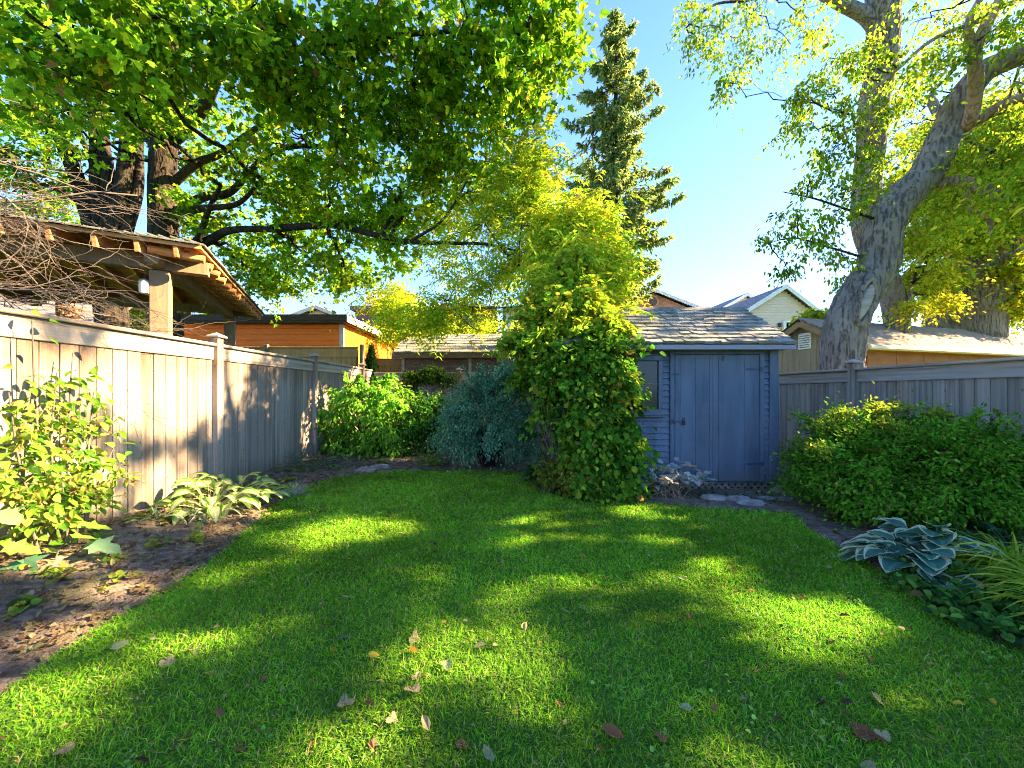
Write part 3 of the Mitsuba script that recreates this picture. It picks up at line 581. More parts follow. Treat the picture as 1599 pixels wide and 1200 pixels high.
obj('wall', box((a[0], 24, -.05), (b[0], 30, b[2])), 'white_wall', wh); obj('roof', box((a[0] - .2, 23.7, b[2] + .002), (b[0] + .2, 30.2, b[2] + .25)), 'charcoal_trim', wh)
wv = obj('window', box(at(803, 522, 23.9), at(812, 505, 23.99)), 'glass', wh)

# ------------------------------------------------------------------ what the sun reaches: gaps in the crowns to the right let it through on these spots of the lawn, beds and fence
SPOTS_PX = [[(0, 1082), (70, 1052), (180, 1040), (195, 1062), (120, 1098), (0, 1140)], [(310, 1190), (350, 1115), (440, 1070), (560, 1098), (610, 1160), (560, 1230), (330, 1230)],
            [(590, 1052), (640, 1022), (725, 1038), (712, 1078), (640, 1082)], [(690, 1102), (755, 1050), (865, 1062), (885, 1100), (800, 1128), (720, 1128)],
            [(675, 948), (720, 923), (905, 905), (925, 937), (830, 958), (690, 962)], [(830, 912), (900, 880), (1040, 873), (1135, 878), (1112, 918), (1200, 928), (1190, 950), (1050, 947), (980, 922), (840, 925)],
            [(955, 942), (1000, 932), (1015, 952), (970, 958)], [(1118, 978), (1160, 957), (1232, 962), (1258, 997), (1240, 1013), (1190, 1003), (1120, 992)],
            [(895, 988), (950, 966), (1015, 982), (1000, 1004), (910, 1004)], [(625, 990), (760, 968), (865, 960), (850, 1002), (760, 1012), (640, 1004)],
            [(400, 838), (500, 817), (660, 805), (695, 820), (560, 843), (430, 848)], [(320, 884), (420, 857), (505, 855), (480, 874), (390, 888)],
            [(765, 818), (850, 803), (935, 802), (920, 822), (800, 825)], [(925, 802), (1000, 785), (1025, 792), (960, 809)], [(290, 905), (380, 882), (360, 908), (310, 918)],
            [(985, 838), (1060, 822), (1075, 842), (1000, 853)], [(130, 885), (250, 868), (380, 815), (470, 765), (560, 742), (470, 748), (300, 790), (110, 860)], [(40, 938), (150, 915), (240, 905), (200, 935), (110, 952), (40, 955)],
            [(-10, 1012), (60, 985), (130, 975), (80, 1010), (-10, 1040)], [(-150, 900), (60, 850), (60, 800), (-200, 800)], [(560, 1050), (700, 905), (640, 900), (600, 960)]]
SPOTS = shapely.union_all([Polygon([gp(*q)[:2] for q in s]).buffer(.10) for s in SPOTS_PX]); shapely.prepare(SPOTS)
# things that stand in the sun: (centre, radius)
SUNNY = [((-2.5, 7.7, 1.3), .85), ((1.05, 4.95, 2.15), .62), ((1.25, 4.7, 1.45), .30), ((1.2, 4.8, .9), .2), ((1.0, 7.2, 3.2), .9), ((.95, 7.2, 2.3), .7), ((-.1, 6.5, 1.6), .45), ((1.7, 5.2, 2.15), .22), ((2.5, 5.3, 2.25), .24), ((3.2, 5.0, 2.0), .22), ((2.95, 5.45, 2.35), .2), ((2.2, 5.0, 2.0), .12),
         ((-1.9, 11.8, 2.8), .9), ((-.4, 11.8, 2.8), .8), ((-5.3, 15, 3.0), 1.5), ((-4.45, 5.1, 2.5), .5), ((-5.95, 8.5, 2.6), .6), ((-4.3, 5.6, 2.9), .6), ((3.5, 4.3, 1.1), .28), ((4.0, 4.2, 1.15), .22), ((4.5, 4.2, 1.12), .18), ((-3.4, 3.0, 1.0), .5), ((-3.05, 4.3, .3), .62), ((-3.0, 2.7, .3), .25), ((3.35, 2.35, .35), .42), ((-3.4, 2.6, 1.2), .4),
         ((-4, 8, 6), 2.6), ((-1, 8, 5.5), 2.0), ((0, 7.5, 7.5), 1.8), ((-3, 7, 8), 2.2), ((-1.5, 8.5, 4.0), 1.2), ((-8.5, 10, 5), 1.2)]
def spotlit(P, things=None):
    g = P - SUN * (P[:, 2:] / SUN[2])
    wob = meshkit.fbm(np.column_stack([g[:, 0] * 2.2, g[:, 1] * 2.2, 0 * g[:, 0]]), 3) - .5
    hole = meshkit.fbm(np.column_stack([g[:, 0] * 3.2, g[:, 1] * 3.2, 0 * g[:, 0] + 9]), 2) > .635
    hit = shapely.contains_xy(SPOTS, g[:, 0] + .3 * wob, g[:, 1] + .3 * wob)
    hit &= meshkit.fbm(np.column_stack([g[:, 0] * 4.5, g[:, 1] * 4.5, 0 * g[:, 0] + 5]), 2) > .40
    hit |= hole & shapely.contains_xy(LAWN, g[:, 0], g[:, 1])
    for q, r in (SUNNY if things is None else things):
        d = P - np.array(q); t = d @ SUN; e = np.linalg.norm(d - t[:, None] * SUN, axis=1)
        hit |= (t > r) & (e < r * (1 + .5 * wob))
    return hit
def sunlit(P):
    """which of the points P would throw their shadow on a spot that the photograph shows in the sun"""
    tf = (P[:, 0] - (FX + .03)) / SUN[0]; f = P - SUN * tf[:, None]
    on_fence = (f[:, 2] > 0.0) & (f[:, 2] < 2.0) & (tf > 0)
    pat = meshkit.fbm(np.column_stack([f[:, 1] * 1.5, f[:, 2] * 1.1 + .3 * f[:, 1], 0 * tf]), 3, seed=3)
    fl = pat < np.where(f[:, 1] > 4.4, .50, .505)
    return spotlit(P) | (on_fence & fl) | ((f[:, 2] >= 2.0) & (tf > 0) & (R.random(len(P)) < .5))

def limb(parent, name, pts, r0, r1, bs, sides=10, n=None, rough=.08, freq=3.0, power=1.0, ridge=0.0):
    n = n or max(6, 5 * len(pts)); p = spline(pts, n); t = np.linspace(0, 1, n)
    obj(name, tube(p, r0 + (r1 - r0) * t**power, sides, rough, freq, ridge=ridge), bs, parent, smooth=True); return p
def twigs(mb, starts, ends, r0, r1, n=6, sides=4, wig=.12, sag=0.0):
    for a, b in zip(starts, ends):
        L = np.linalg.norm(b - a); t = np.linspace(0, 1, n)[:, None]
        p = a + (b - a) * t + R.normal(size=(n, 3)) * wig * L * (t * (1 - t)) + V3(0, 0, sag) * L * t * (1 - t) * 4
        v, f = tube(p, r0 + (r1 - r0) * t[:, 0], sides, caps=False); mb.add(v, f)
def sprays(C, per, rad, size, tpl, cols, w=None, droop=.5, flat=.35, keep=None, jit=.18, up=.6, out=None):
    """flat drooping clusters of leaves round the centres C"""
    n = len(C) * per
    i = np.repeat(np.arange(len(C)), per); ax = rdir(len(C)) * V3(1, 1, .4)
    if out is not None: ax = ax * .6 + unit(C - out) * .9
    ax = unit(ax); nn = unit(V3(0, 0, 1) * up + rdir(len(C)) * .45 + ax * .25); side = np.cross(nn, ax); rad = np.broadcast_to(rad, (len(C),))
    u, v, q = R.normal(size=(3, n)) * .5; u, v = u * 1.25, v * .8; r = rad[i]
    P = C[i] + (ax[i] * u[:, None] + side[i] * v[:, None] + nn[i] * (q * flat)[:, None]) * r[:, None]; P[:, 2] -= droop * r * (u * u + v * v) * .5
    k = np.ones(n, bool) if keep is None else ~keep(P)
    D = ax[i] * (u + .5)[:, None] + side[i] * v[:, None] + rdir(n) * .95 - V3(0, 0, droop); N = nn[i] + rdir(n) * .55
    col = palette(n, cols, w, jit) * np.clip(1 + .26 * R.normal(size=(len(C), 1)), .45, 1.6)[i]; br = R.random(n) < .012; col[br] = (.28, .17, .07)
    s = size * R.uniform(.65, 1.25, n)
    return leaves(P[k], D[k], N[k], s[k], tpl, col[k])
def joined(parts):
    m = MB()
    for v, f, c in parts: m.add(v, f, c)
    return m.mesh(True)
def lobes_to_sprays(lobes, per_lobe):
    C, L = [], []
    for q in lobes:
        px, py, Y, rx, ry, rz = q[:6]; k = int(per_lobe * (q[6] if len(q) > 6 else 1))
        C.append(at(px, py, Y) + in_ball(k, .25) * V3(rx, ry, rz)); L.append(np.repeat([at(px, py, Y)], k, 0))
    return np.vstack(C), np.vstack(L)
def feed(parent, C, L, limb_pts, bs, r=.05, every=5, name='branchlets'):
    """limbs out to the lobes and finer twigs out to the sprays, as one part"""
    mb = MB(); cen = np.unique(L.round(4), axis=0); near = np.array([limb_pts[np.argmin(((limb_pts - c)**2).sum(1) + 3 * np.maximum(0, limb_pts[:, 2] - c[2])**2)] for c in cen])
    twigs(mb, near, cen, r, r * .45, 10, 6, .16, .03)
    s = C[::every]; c = L[::every]
    twigs(mb, c + (near[[np.argmin(((cen - q)**2).sum(1)) for q in c]] - c) * R.uniform(0, .5, (len(s), 1)), s, r * .38, r * .1, 7, 4, .2, .02)
    obj(name, mb.mesh(), bs, parent, smooth=True, kind='stuff')

# ------------------------------------------------------------------ the big maple on the left and the many-stemmed tree behind it
GREENS = [(.07, .20, .014), (.13, .31, .016), (.21, .40, .02), (.33, .48, .022), (.64, .60, .03)]
mp = thing('maple_tree', 'large maple with a dark straight trunk, its green crown filling the upper left', 'tree')
Ym = 10.2
trk = limb(mp, 'trunk', [at(262, 640, Ym), at(260, 500, Ym), at(257, 400, Ym), at(254, 300, Ym), at(256, 225, Ym)], .37, .29, 'dark_bark', 20, 40, .05)
trk[0][2] = -.1
lim = [trk]
def ml(pp_, r0, r1, name='branch', tree=mp, bs='dark_bark'):
    p = limb(tree, name, [at(*q) for q in pp_], r0, r1, bs, 10, rough=.06); lim.append(p); return p
ml([(252, 235, Ym), (232, 190, 10), (214, 130, 9.6), (198, 70, 9.2), (190, -40, 9)], .26, .12)
ml([(258, 228, Ym), (268, 170, 10.2), (272, 110, 10), (270, 20, 10), (280, -80, 10)], .28, .15)
ml([(274, 215, Ym), (300, 190, 9.8), (322, 160, 9), (350, 108, 8.2), (420, 92, 7.5), (500, 70, 7)], .17, .06)
ml([(272, 285, Ym), (308, 255, 10), (345, 240, 9.6), (420, 190, 9), (500, 175, 8.5)], .12, .04)
ml([(272, 335, Ym), (318, 308, 10), (360, 300, 9.6), (430, 235, 9), (540, 230, 8.5)], .13, .04)
ml([(272, 332, Ym), (325, 325, 9.6), (372, 318, 9.4), (410, 280, 9)], .10, .035)
ml([(280, 390, Ym), (322, 378, 10), (360, 360, 9.6), (440, 358, 9)], .14, .06)
ml([(285, 395, Ym), (310, 372, 9.8), (325, 330, 9.6), (345, 290, 9.4)], .10, .04)
ml([(420, 358, 9.1), (520, 352, 8.8), (580, 366, 8.6), (640, 378, 8.4), (700, 380, 8.2), (760, 382, 8), (830, 398, 7.8)], .085, .018)
ml([(640, 378, 8.4), (690, 345, 8.2), (720, 300, 8.1), (745, 250, 8)], .035, .012)
ml([(500, 70, 7), (580, 60, 6.8), (700, 50, 6.8), (820, 55, 7)], .06, .018)
ml([(500, 175, 8.5), (600, 170, 8.2), (720, 165, 8), (820, 130, 8)], .045, .014)
mlob = [(40, 20, 5.2, 1.2, 1.0, .8), (190, 20, 5.6, 1.2, 1.1, .8), (330, 20, 6.0, 1.3, 1.1, .9), (470, 25, 6.4, 1.3, 1.1, .9), (600, 20, 6.6, 1.25, 1.1, .9), (730, 15, 6.8, 1.1, 1.0, .9), (835, 15, 7.2, .8, .9, .8),
        (90, 110, 6.6, 1.2, 1.1, .75, .8), (260, 105, 7.2, 1.1, 1.0, .7, .7), (400, 130, 7.0, 1.1, 1.1, .8), (520, 130, 7.2, 1.2, 1.1, .9), (640, 120, 7.3, 1.2, 1.1, .9), (760, 110, 7.5, 1.15, 1.0, .85), (840, 95, 7.8, .8, .8, .7),
        (470, 210, 8.4, 1.2, 1.2, .85), (580, 215, 8.2, 1.2, 1.2, .9), (690, 205, 8.2, 1.1, 1.0, .85), (780, 185, 8.3, .8, .8, .6, .8),
        (400, 250, 9.0, 1.0, 1.0, .7, .7), (520, 290, 9.0, 1.2, 1.2, .85), (630, 285, 8.8, 1.15, 1.1, .8), (720, 265, 8.6, .85, .9, .6),
        (345, 345, 10.4, .9, 1.0, .7, .6), (450, 325, 9.8, 1.1, 1.1, .8), (560, 345, 9.4, 1.1, 1.0, .6), (640, 330, 9.0, .8, .8, .5, .7), (400, 400, 10.8, 1.1, 1.0, .7), (480, 400, 10.2, 1.1, 1.0, .6), (540, 425, 10.0, .75, .8, .45, .8), (430, 440, 11.2, 1.1, .9, .45), (620, 390, 9.0, .6, .6, .4, .5),
        (330, 200, 11.5, 1.2, 1.2, .8, .5), (20, 200, 10, 1.4, 1.2, .9, .7), (100, 300, 13.5, 1.2, 1.2, 1.0, .5), (20, 300, 12.5, 1.6, 1.2, .9, .8), (80, 190, 8.6, .9, .9, .5, .6), (170, 160, 8.4, .9, .9, .4, .6), (240, 150, 8.6, .9, .9, .35, .6), (330, 270, 11.6, .9, .8, .6, .8), (310, 340, 12.2, .9, .8, .6, .8), (300, -70, 8.5, 2.5, 2, 1.2, 1.2), (600, -70, 8.5, 2.5, 2, 1.2, 1.2), (100, -60, 8, 2, 1.8, 1, .8)]
C, Lc = lobes_to_sprays(mlob, 16)
feed(mp, C, Lc, np.vstack(lim), 'dark_bark', .05, 4)
near = C[:, 1] < 7.6
warm = np.array([.30, .27, .25, .14, .04])
obj('crown', joined([sprays(C[near], 66, .50, .138, MAPLE, GREENS, warm, .55), sprays(C[~near], 66, .52, .138, MAPLE6, GREENS, [.22, .24, .26, .2, .08], .5)]), 'leaf', mp, smooth=False, kind='stuff')
print('maple sprays', len(C))
t2 = thing('many_stemmed_tree', 'dark tree of several spreading stems behind the pavilion, left of the straight trunk', 'tree')
lim = []
Y2 = 11.4
b2 = limb(t2, 'trunk', [at(178, 640, Y2), at(176, 520, Y2), at(168, 430, Y2), at(166, 370, Y2)], .40, .34, 'dark_bark', 18, 24, .06); lim.append(b2)
for q, r0, r1 in (([(150, 380, Y2), (128, 300, Y2), (100, 230, 11), (72, 160, 11), (50, 60, 11)], .22, .10), ([(160, 380, Y2), (150, 290, Y2), (148, 230, 11.6), (140, 140, 11.6)], .18, .09), ([(168, 385, Y2), (172, 300, Y2), (160, 210, Y2), (164, 110, 11.4)], .22, .11),
                  ([(178, 380, Y2), (192, 290, Y2), (200, 210, 11.2), (206, 120, 11), (200, 40, 11)], .23, .12), ([(190, 385, Y2), (215, 300, 11.6), (218, 220, 11.8), (235, 120, 12)], .16, .08), ([(140, 330, Y2), (100, 300, 11), (50, 280, 10.6), (0, 230, 10.4)], .08, .03), ([(160, 300, Y2), (110, 180, 10.6), (40, 120, 10)], .07, .03)):
    lim.append(ml(q, r0, r1, 'stem', t2))
C, Lc = lobes_to_sprays([(60, 60, 10.5, 1.6, 1.2, 1.0), (160, 70, 11, 1.5, 1.2, .9), (240, 60, 11.6, 1.4, 1.2, .9), (30, 160, 10.6, 1.1, 1.1, .7, .7), (130, 160, 12.4, 1.2, 1, .6, .4), (40, 270, 11, 1.0, 1.0, .5, .7), (60, 340, 13, 1.2, 1, .6, .8), (110, -40, 11, 2, 1.6, 1, 1.0)], 18)
feed(t2, C, Lc, np.vstack(lim), 'dark_bark', .045, 3)
obj('crown', sprays(C, 60, .52, .15, MAPLE6, GREENS, [.34, .3, .24, .1, .02], .5), 'leaf', t2, kind='stuff')

# bare twiggy shrub over the pavilion roof
bt = thing('bare_shrub', 'leafless grey twiggy branches hanging over the pavilion roof at the left edge', 'shrub')
mb = MB(); fine = MB()
def bare(p, d, L, r, lev):
    if p[2] > R.uniform(2.9, 3.6) and lev: return
    n = 7; pts = [p]
    for k in range(n):
        d = unit(d + R.normal(size=3) * .30 * V3(1, 1, .7) - V3(0, 0, .25 * max(0, d[2] - .08))); pts.append(pts[-1] + d * L / n)
    (mb if lev < 1 else fine).add(*tube(pts, np.linspace(r, r * .55, n + 1), 6 if lev < 2 else 4, .0))
    if lev < 3:
        for k in range(2, n + 1):
            for _ in range((1, 1, 1)[lev] + (R.random() < .12)):
                bare(pts[k], unit(d + R.normal(size=3) * V3(.62, .62, .30)), L * R.uniform(.42, .7), r * .52, lev + 1)
O1 = at(-330, 345, 3.5)
for tx, ty, tY in ((40, 320, 3.6), (90, 345, 3.7), (120, 370, 3.7), (150, 390, 3.9), (220, 410, 4.1), (270, 440, 4.3), (60, 400, 3.5), (170, 350, 4.0)):
    e = at(tx, ty, tY); bare(O1 + R.normal(size=3) * .12, unit(e - O1), np.linalg.norm(e - O1) * .95, .015, 0)
obj('limb', tube(spline([V3(O1[0] - .4, O1[1], -.05), V3(O1[0] - .2, O1[1], 1.5), O1 + V3(-.02, 0, 0)], 12), np.linspace(.06, .035, 12), 8, .1), 'pale_twig', bt, smooth=True)
obj('branches', mb.mesh(), 'pale_twig', bt, smooth=True, kind='stuff'); obj('twigs', fine.mesh(), 'pale_twig', bt, smooth=True, kind='stuff')

# ------------------------------------------------------------------ the trees on the right
LIT = [(.14, .30, .02), (.22, .38, .025), (.36, .46, .03), (.50, .50, .035), (.07, .18, .018)]
t3 = thing('leaning_tree', 'grey leaning tree with a scarred bent trunk behind the right fence', 'tree')
lim = []
Y3 = 7.3
TP = [(1313, 760), (1313, 640), (1315, 560), (1323, 500), (1348, 450), (1367, 422), (1374, 395), (1377, 365), (1390, 330), (1414, 304), (1440, 280), (1460, 248), (1482, 200)]
p = limb(t3, 'trunk', [at(x, y, 7.3 - .02 * i) for i, (x, y) in enumerate(TP)], .345, .245, 'grey_bark', 72, 220, .07, 2.6, 1.2, .085); lim.append(p)
def rl(q, r0, r1, name='branch', tree=None, bs='grey_bark', s=14):
    k = limb(tree or t3, name, [at(*a) for a in q], r0, r1, bs, s, rough=.05); lim.append(k); return k
rl([(1478, 210, 7.06), (1500, 158, 6.95), (1530, 118, 6.8), (1560, 100, 6.7), (1620, 80, 6.6), (1720, 60, 6.5)], .235, .13)
rl([(1500, 210, 7.0), (1516, 185, 6.7), (1524, 130, 6.4), (1522, 80, 6.2), (1545, 30, 6.1), (1580, -30, 6.0), (1620, -110, 6)], .105, .06, bs='red_bark')
rl([(1510, 195, 6.95), (1540, 180, 6.8), (1575, 160, 6.6), (1640, 140, 6.5)], .11, .06, bs='red_bark')
rl([(1522, 80, 6.2), (1512, 40, 6.1), (1535, -10, 6.0)], .07, .04, bs='red_bark')
rl([(1462, 292, 7.1), (1495, 283, 6.9), (1530, 292, 6.7), (1568, 312, 6.5), (1604, 336, 6.4), (1680, 360, 6.3)], .10, .06, bs='red_bark')
rl([(1515, 288, 6.85), (1512, 310, 6.8), (1520, 330, 6.75), (1545, 345, 6.7), (1545, 372, 6.6)], .05, .028, bs='red_bark')
rl([(1540, 30, 6.1), (1460, 60, 6.2), (1400, 110, 6.3), (1352, 150, 6.4), (1318, 182, 6.5), (1322, 215, 6.5), (1332, 240, 6.5)], .03, .009, bs='red_bark', s=7)
rl([(1330, -40, 9.5), (1240, -20, 8), (1170, 0, 7.4), (1115, 8, 7.2), (1070, 45, 7.1)], .04, .012, bs='dark_bark', s=7)
rl([(1392, 352, 7.2), (1330, 330, 7.0), (1270, 310, 6.9), (1222, 300, 6.8)], .03, .007, bs='dark_bark', s=6)
rl([(1340, 400, 7.3), (1290, 385, 7.0), (1240, 372, 6.8), (1200, 380, 6.7)], .022, .006, bs='dark_bark', s=6)
sc = obj('scar', (lambda v, f: (v * V3(.11, .07, .34) @ np.array([[1, 0, .0], [0, 1, 0], [.42, 0, 1]]) + at(1351, 472, 6.93), f))(*(lambda m: (np.array(m.vertices), np.array(m.faces)))(trimesh.creation.icosphere(3))), 'pale_scar', t3, smooth=True, label='pale bare wound in the bark')
tor = spline([at(1351, 472, 6.92) + V3(.135 * math.cos(t) + .10 * math.sin(t), -.015, .40 * math.sin(t)) for t in np.linspace(0, 2 * np.pi, 15)], 48)
obj('scar_lip', tube(tor, .045, 8, .25, 8), 'grey_bark', t3, smooth=True)
q = at(1380, 372, 6.98); obj('knot', tube(spline([q + V3(.055 * math.cos(t), -.0, .08 * math.sin(t)) for t in np.linspace(0, 2 * np.pi, 11)], 30), .028, 8, .2, 9), 'grey_bark', t3, smooth=True)
LL = np.vstack(lim)
# thin hanging sprays in view, dense crown to the right and beyond the frame
hang = [(1075, 40, 7.1, .35, .5, .45), (1105, 75, 7.1, .3, .4, .7), (1150, 60, 7.2, .4, .5, .7), (1135, 130, 7.1, .2, .3, .45, .8), (1190, 40, 7.4, .5, .6, .5), (1235, 70, 7.6, .5, .6, .45, .8), (1260, 30, 7.8, .6, .6, .4), (1290, 90, 7.0, .35, .4, .35, .7),
        (1275, 140, 6.6, .3, .4, .2, .7), (1330, 110, 6.6, .4, .4, .3, .8), (1370, 90, 6.4, .4, .4, .3, .8), (1330, 180, 6.5, .4, .4, .35), (1255, 160, 6.6, .35, .3, .2, .7), (1240, 200, 6.6, .3, .3, .18, .6), (1300, 230, 6.6, .35, .3, .3), (1345, 250, 6.6, .35, .35, .4, 1.2), (1335, 300, 6.8, .4, .4, .35, 1.2), (1265, 275, 6.8, .35, .3, .2, .7), (1245, 330, 6.8, .35, .3, .25, .7), (1300, 340, 6.9, .45, .4, .3),
        (1215, 365, 6.7, .35, .3, .14, .6), (1260, 385, 6.8, .35, .3, .16, .6), (1230, 420, 6.8, .15, .2, .1, .5), (1320, 440, 7.8, .25, .3, .2, .6), (1310, 400, 7.2, .3, .3, .2, .6), (1400, 200, 7.6, .45, .5, .5), (1400, 140, 7.4, .5, .5, .4), (1420, 40, 7, .6, .6, .5), (1390, 270, 8.2, .5, .5, .4), (1440, 120, 6.6, .5, .5, .3), (1480, 60, 6.2, .5, .5, .4), (1560, 40, 5.8, .5, .5, .4), (1590, 190, 5.8, .5, .5, .3), (1560, 230, 6.2, .5, .5, .3)]
C, Lc = lobes_to_sprays(hang, 15)
feed(t3, C, Lc, LL, 'dark_bark', .013, 3)
obj('foliage', sprays(C, 27, .19, .075, OVAL, LIT, [.24, .28, .24, .16, .08], 1.1, .5, keep=lambda P: spotlit(P, [])), 'leaf', t3, kind='stuff')
dense = [(1480, 330, 9.6, 1.1, 1.0, .8), (1540, 300, 9.2, 1.0, 1.0, .8), (1590, 250, 8.8, 1.0, 1.0, .8), (1470, 220, 10.4, 1.0, 1.1, .9, .8), (1560, 180, 9.4, 1.1, 1.1, 1.0, .8)]
C, Lc = lobes_to_sprays(dense, 34)
far_ = [(8.5, 5.5, 4.6, 1.6, 1.6, 1.1), (10.2, 5.0, 5.4, 1.8, 1.8, 1.3), (9.3, 7.2, 5.6, 1.6, 1.6, 1.2), (11.5, 7.2, 6.3, 1.8, 1.8, 1.4), (8.3, 3.4, 4.4, 1.5, 1.5, 1.1), (10.2, 2.8, 5.2, 1.8, 1.6, 1.3), (12.3, 4.4, 6.6, 1.9, 1.9, 1.5), (13.3, 7.0, 7.6, 1.9, 2, 1.5), (9.0, 1.2, 4.8, 1.6, 1.4, 1.2), (11.5, 1.2, 6.2, 1.8, 1.6, 1.4), (8.3, -.6, 4.4, 1.6, 1.4, 1.2), (10.0, 3.0, 7.4, 1.7, 1.7, 1.2), (12.5, 2.2, 8.3, 1.8, 1.7, 1.3), (11.2, 5.2, 8.2, 1.7, 1.6, 1.1), (13.6, 4.4, 9.2, 1.8, 1.8, 1.2), (10.8, 4.0, 9.3, 1.7, 1.7, 1.2), (9.2, 5.2, 7.6, 1.4, 1.5, 1.1), (12.2, 9.4, 7.2, 1.8, 1.8, 1.4), (14.6, 9.6, 8.4, 1.9, 1.9, 1.4)]
Cf = np.vstack([V3(*q[:3]) + in_ball(52, .1) * V3(*q[3:]) for q in far_]); Lf = np.vstack([np.repeat([q[:3]], 52, 0) for q in far_])
feed(t3, np.vstack([C, Cf]), np.vstack([Lc, Lf]), LL, 'grey_bark', .03, 6)
vis = Cf[:, 0] / Cf[:, 1] < 1.45
obj('crown', joined([sprays(C, 64, .36, .085, OVAL, LIT, [.2, .28, .28, .2, .04], .8, .4, keep=sunlit), sprays(Cf[~vis], 78, .62, .17, DIAMOND, LIT, [.2, .28, .28, .2, .04], .5, .5, keep=sunlit), sprays(Cf[vis], 150, .55, .09, OVAL, LIT, [.2, .28, .28, .2, .04], .7, .5, keep=sunlit)]), 'leaf', t3, kind='stuff')

t4 = thing('tall_tree', 'tall pale grey trunk standing straight behind the leaning tree', 'tree'); lim = []
rl([(1405, 640, 10.6), (1400, 500, 10.6), (1385, 440, 10.6), (1362, 390, 10.5), (1350, 345, 10.4), (1354, 280, 10.2), (1360, 230, 10), (1364, 170, 9.6), (1378, 90, 9.2), (1379, 0, 8.8), (1380, -90, 8.6)], .27, .31, 'trunk', t4, s=22)
rl([(1376, 50, 9.0), (1350, 24, 8.9), (1310, 4, 8.8), (1250, -30, 8.6)], .17, .10, 'branch', t4)
rl([(1408, 500, 10.4), (1418, 470, 10.3), (1425, 445, 10.3)], .06, .04, 'broken_limb', t4, s=8)
C, Lc = lobes_to_sprays([(1330, -60, 9.5, 1.6, 1.4, .8), (1420, -50, 10, 1.6, 1.4, .7), (1355, 300, 10.4, .4, .5, .6, .7), (1420, 380, 10.2, .5, .5, .5, .8), (1390, 330, 10.8, .5, .5, .5, .6), (1440, 430, 10.6, .7, .5, .6, 1.2), (1460, 470, 10.8, .6, .4, .4, 1.2), (1420, 480, 9.9, .4, .4, .25, .8), (1450, 380, 11, .6, .5, .5, 1.2)], 22)
feed(t4, C, Lc, np.vstack(lim), 'dark_bark', .03, 4)
obj('crown', sprays(C, 34, .32, .095, OVAL, [(.2, .36, .02), (.36, .46, .03), (.55, .52, .035), (.62, .52, .04)], None, .8, .4, keep=spotlit), 'leaf', t4, kind='stuff')

t5 = thing('leaning_tree', 'broad dark trunk leaning to the right edge behind the neighbouring roof', 'tree'); lim = []
rl([(1492, 640, 12.6), (1503, 510, 12.6), (1528, 440, 12.5), (1575, 375, 12.3), (1640, 315, 12.1), (1730, 250, 12)], .98, .70, 'trunk', t5, s=24)
rl([(1515, 470, 12.3), (1478, 430, 12), (1440, 400, 11.8), (1420, 360, 11.6)], .10, .04, 'branch', t5)
rl([(1560, 395, 12.3), (1540, 320, 12.2), (1500, 240, 12.4), (1450, 150, 12.6)], .30, .12, 'branch', t5)
l5 = [(1430, 300, 12.6, 1.0, 1.2, .9), (1480, 370, 11.8, .9, .9, .7), (1450, 440, 11.9, .8, .7, .6, 1.2), (1530, 340, 11.5, .9, .9, .7), (1580, 330, 11.2, .9, .9, .6), (1580, 470, 12.0, .8, .7, .5, 1.2), (1500, 200, 13, 1.5, 1.3, 1.1), (1570, 110, 12.5, 1.6, 1.4, 1.1), (1440, 180, 13.6, 1.2, 1.2, 1.0, .7), (1600, 250, 11.8, 1.2, 1.2, .9), (1490, 60, 13.5, 1.6, 1.4, 1.1), (1600, 20, 12.5, 1.6, 1.5, 1.2), (1590, 420, 11.6, .6, .6, .4, .8)]
C, Lc = lobes_to_sprays(l5, 40)
fb = [(16.5, 11.5, 8.0, 2, 2, 1.6), (18.5, 11.5, 9.2, 2.2, 2, 1.7), (17.0, 9.0, 8.6, 2, 2, 1.6), (16.0, 13.8, 8.5, 2, 2, 1.8), (18.5, 14.5, 10, 2.2, 2.2, 1.8), (20.5, 13, 10.5, 2.2, 2.2, 1.8)]
Cf = np.vstack([V3(*q[:3]) + in_ball(44, .1) * V3(*q[3:]) for q in fb]); Lf = np.vstack([np.repeat([q[:3]], 44, 0) for q in fb])
feed(t5, np.vstack([C, Cf]), np.vstack([Lc, Lf]), np.vstack(lim), 'dark_bark', .04, 6)
LIT5 = [(.2, .36, .02), (.34, .45, .03), (.5, .5, .03), (.56, .5, .035), (.10, .24, .02)]
obj('crown', joined([sprays(C, 64, .42, .105, MAPLE6, LIT5, [.2, .28, .25, .17, .1], .7, .45, keep=sunlit), sprays(Cf, 70, .75, .20, DIAMOND, LIT5, [.2, .28, .25, .17, .1], .5, .5, keep=sunlit)]), 'leaf', t5, kind='stuff')

# yellow green compound-leaved tree between maple and shed
t6 = thing('ash_tree', 'yellow green young tree with feathery leaves rising above the ivy left of the blue shed', 'tree'); lim = []
rl([(895, 760, 7.2), (892, 640, 7.2), (885, 540, 7.2), (880, 450, 7.3), (890, 380, 7.4), (892, 335, 7.4)], .055, .015, 'trunk', t6, 'dark_bark', 8)
rl([(884, 520, 7.2), (850, 470, 7.4), (810, 420, 7.6), (770, 370, 7.8), (730, 300, 8)], .035, .008, 'branch', t6, 'dark_bark', 7)
rl([(884, 500, 7.2), (920, 450, 7.2), (945, 420, 7.2)], .025, .007, 'branch', t6, 'dark_bark', 6)
rl([(850, 470, 7.4), (800, 480, 7.8), (740, 480, 8.2), (700, 470, 8.4)], .022, .006, 'branch', t6, 'dark_bark', 6)
rl([(810, 420, 7.6), (815, 350, 7.8), (840, 290, 8), (835, 240, 8)], .02, .006, 'branch', t6, 'dark_bark', 6)
rl([(700, 470, 8.4), (735, 510, 8.4), (770, 520, 8.2)], .012, .005, 'branch', t6, 'dark_bark', 6)
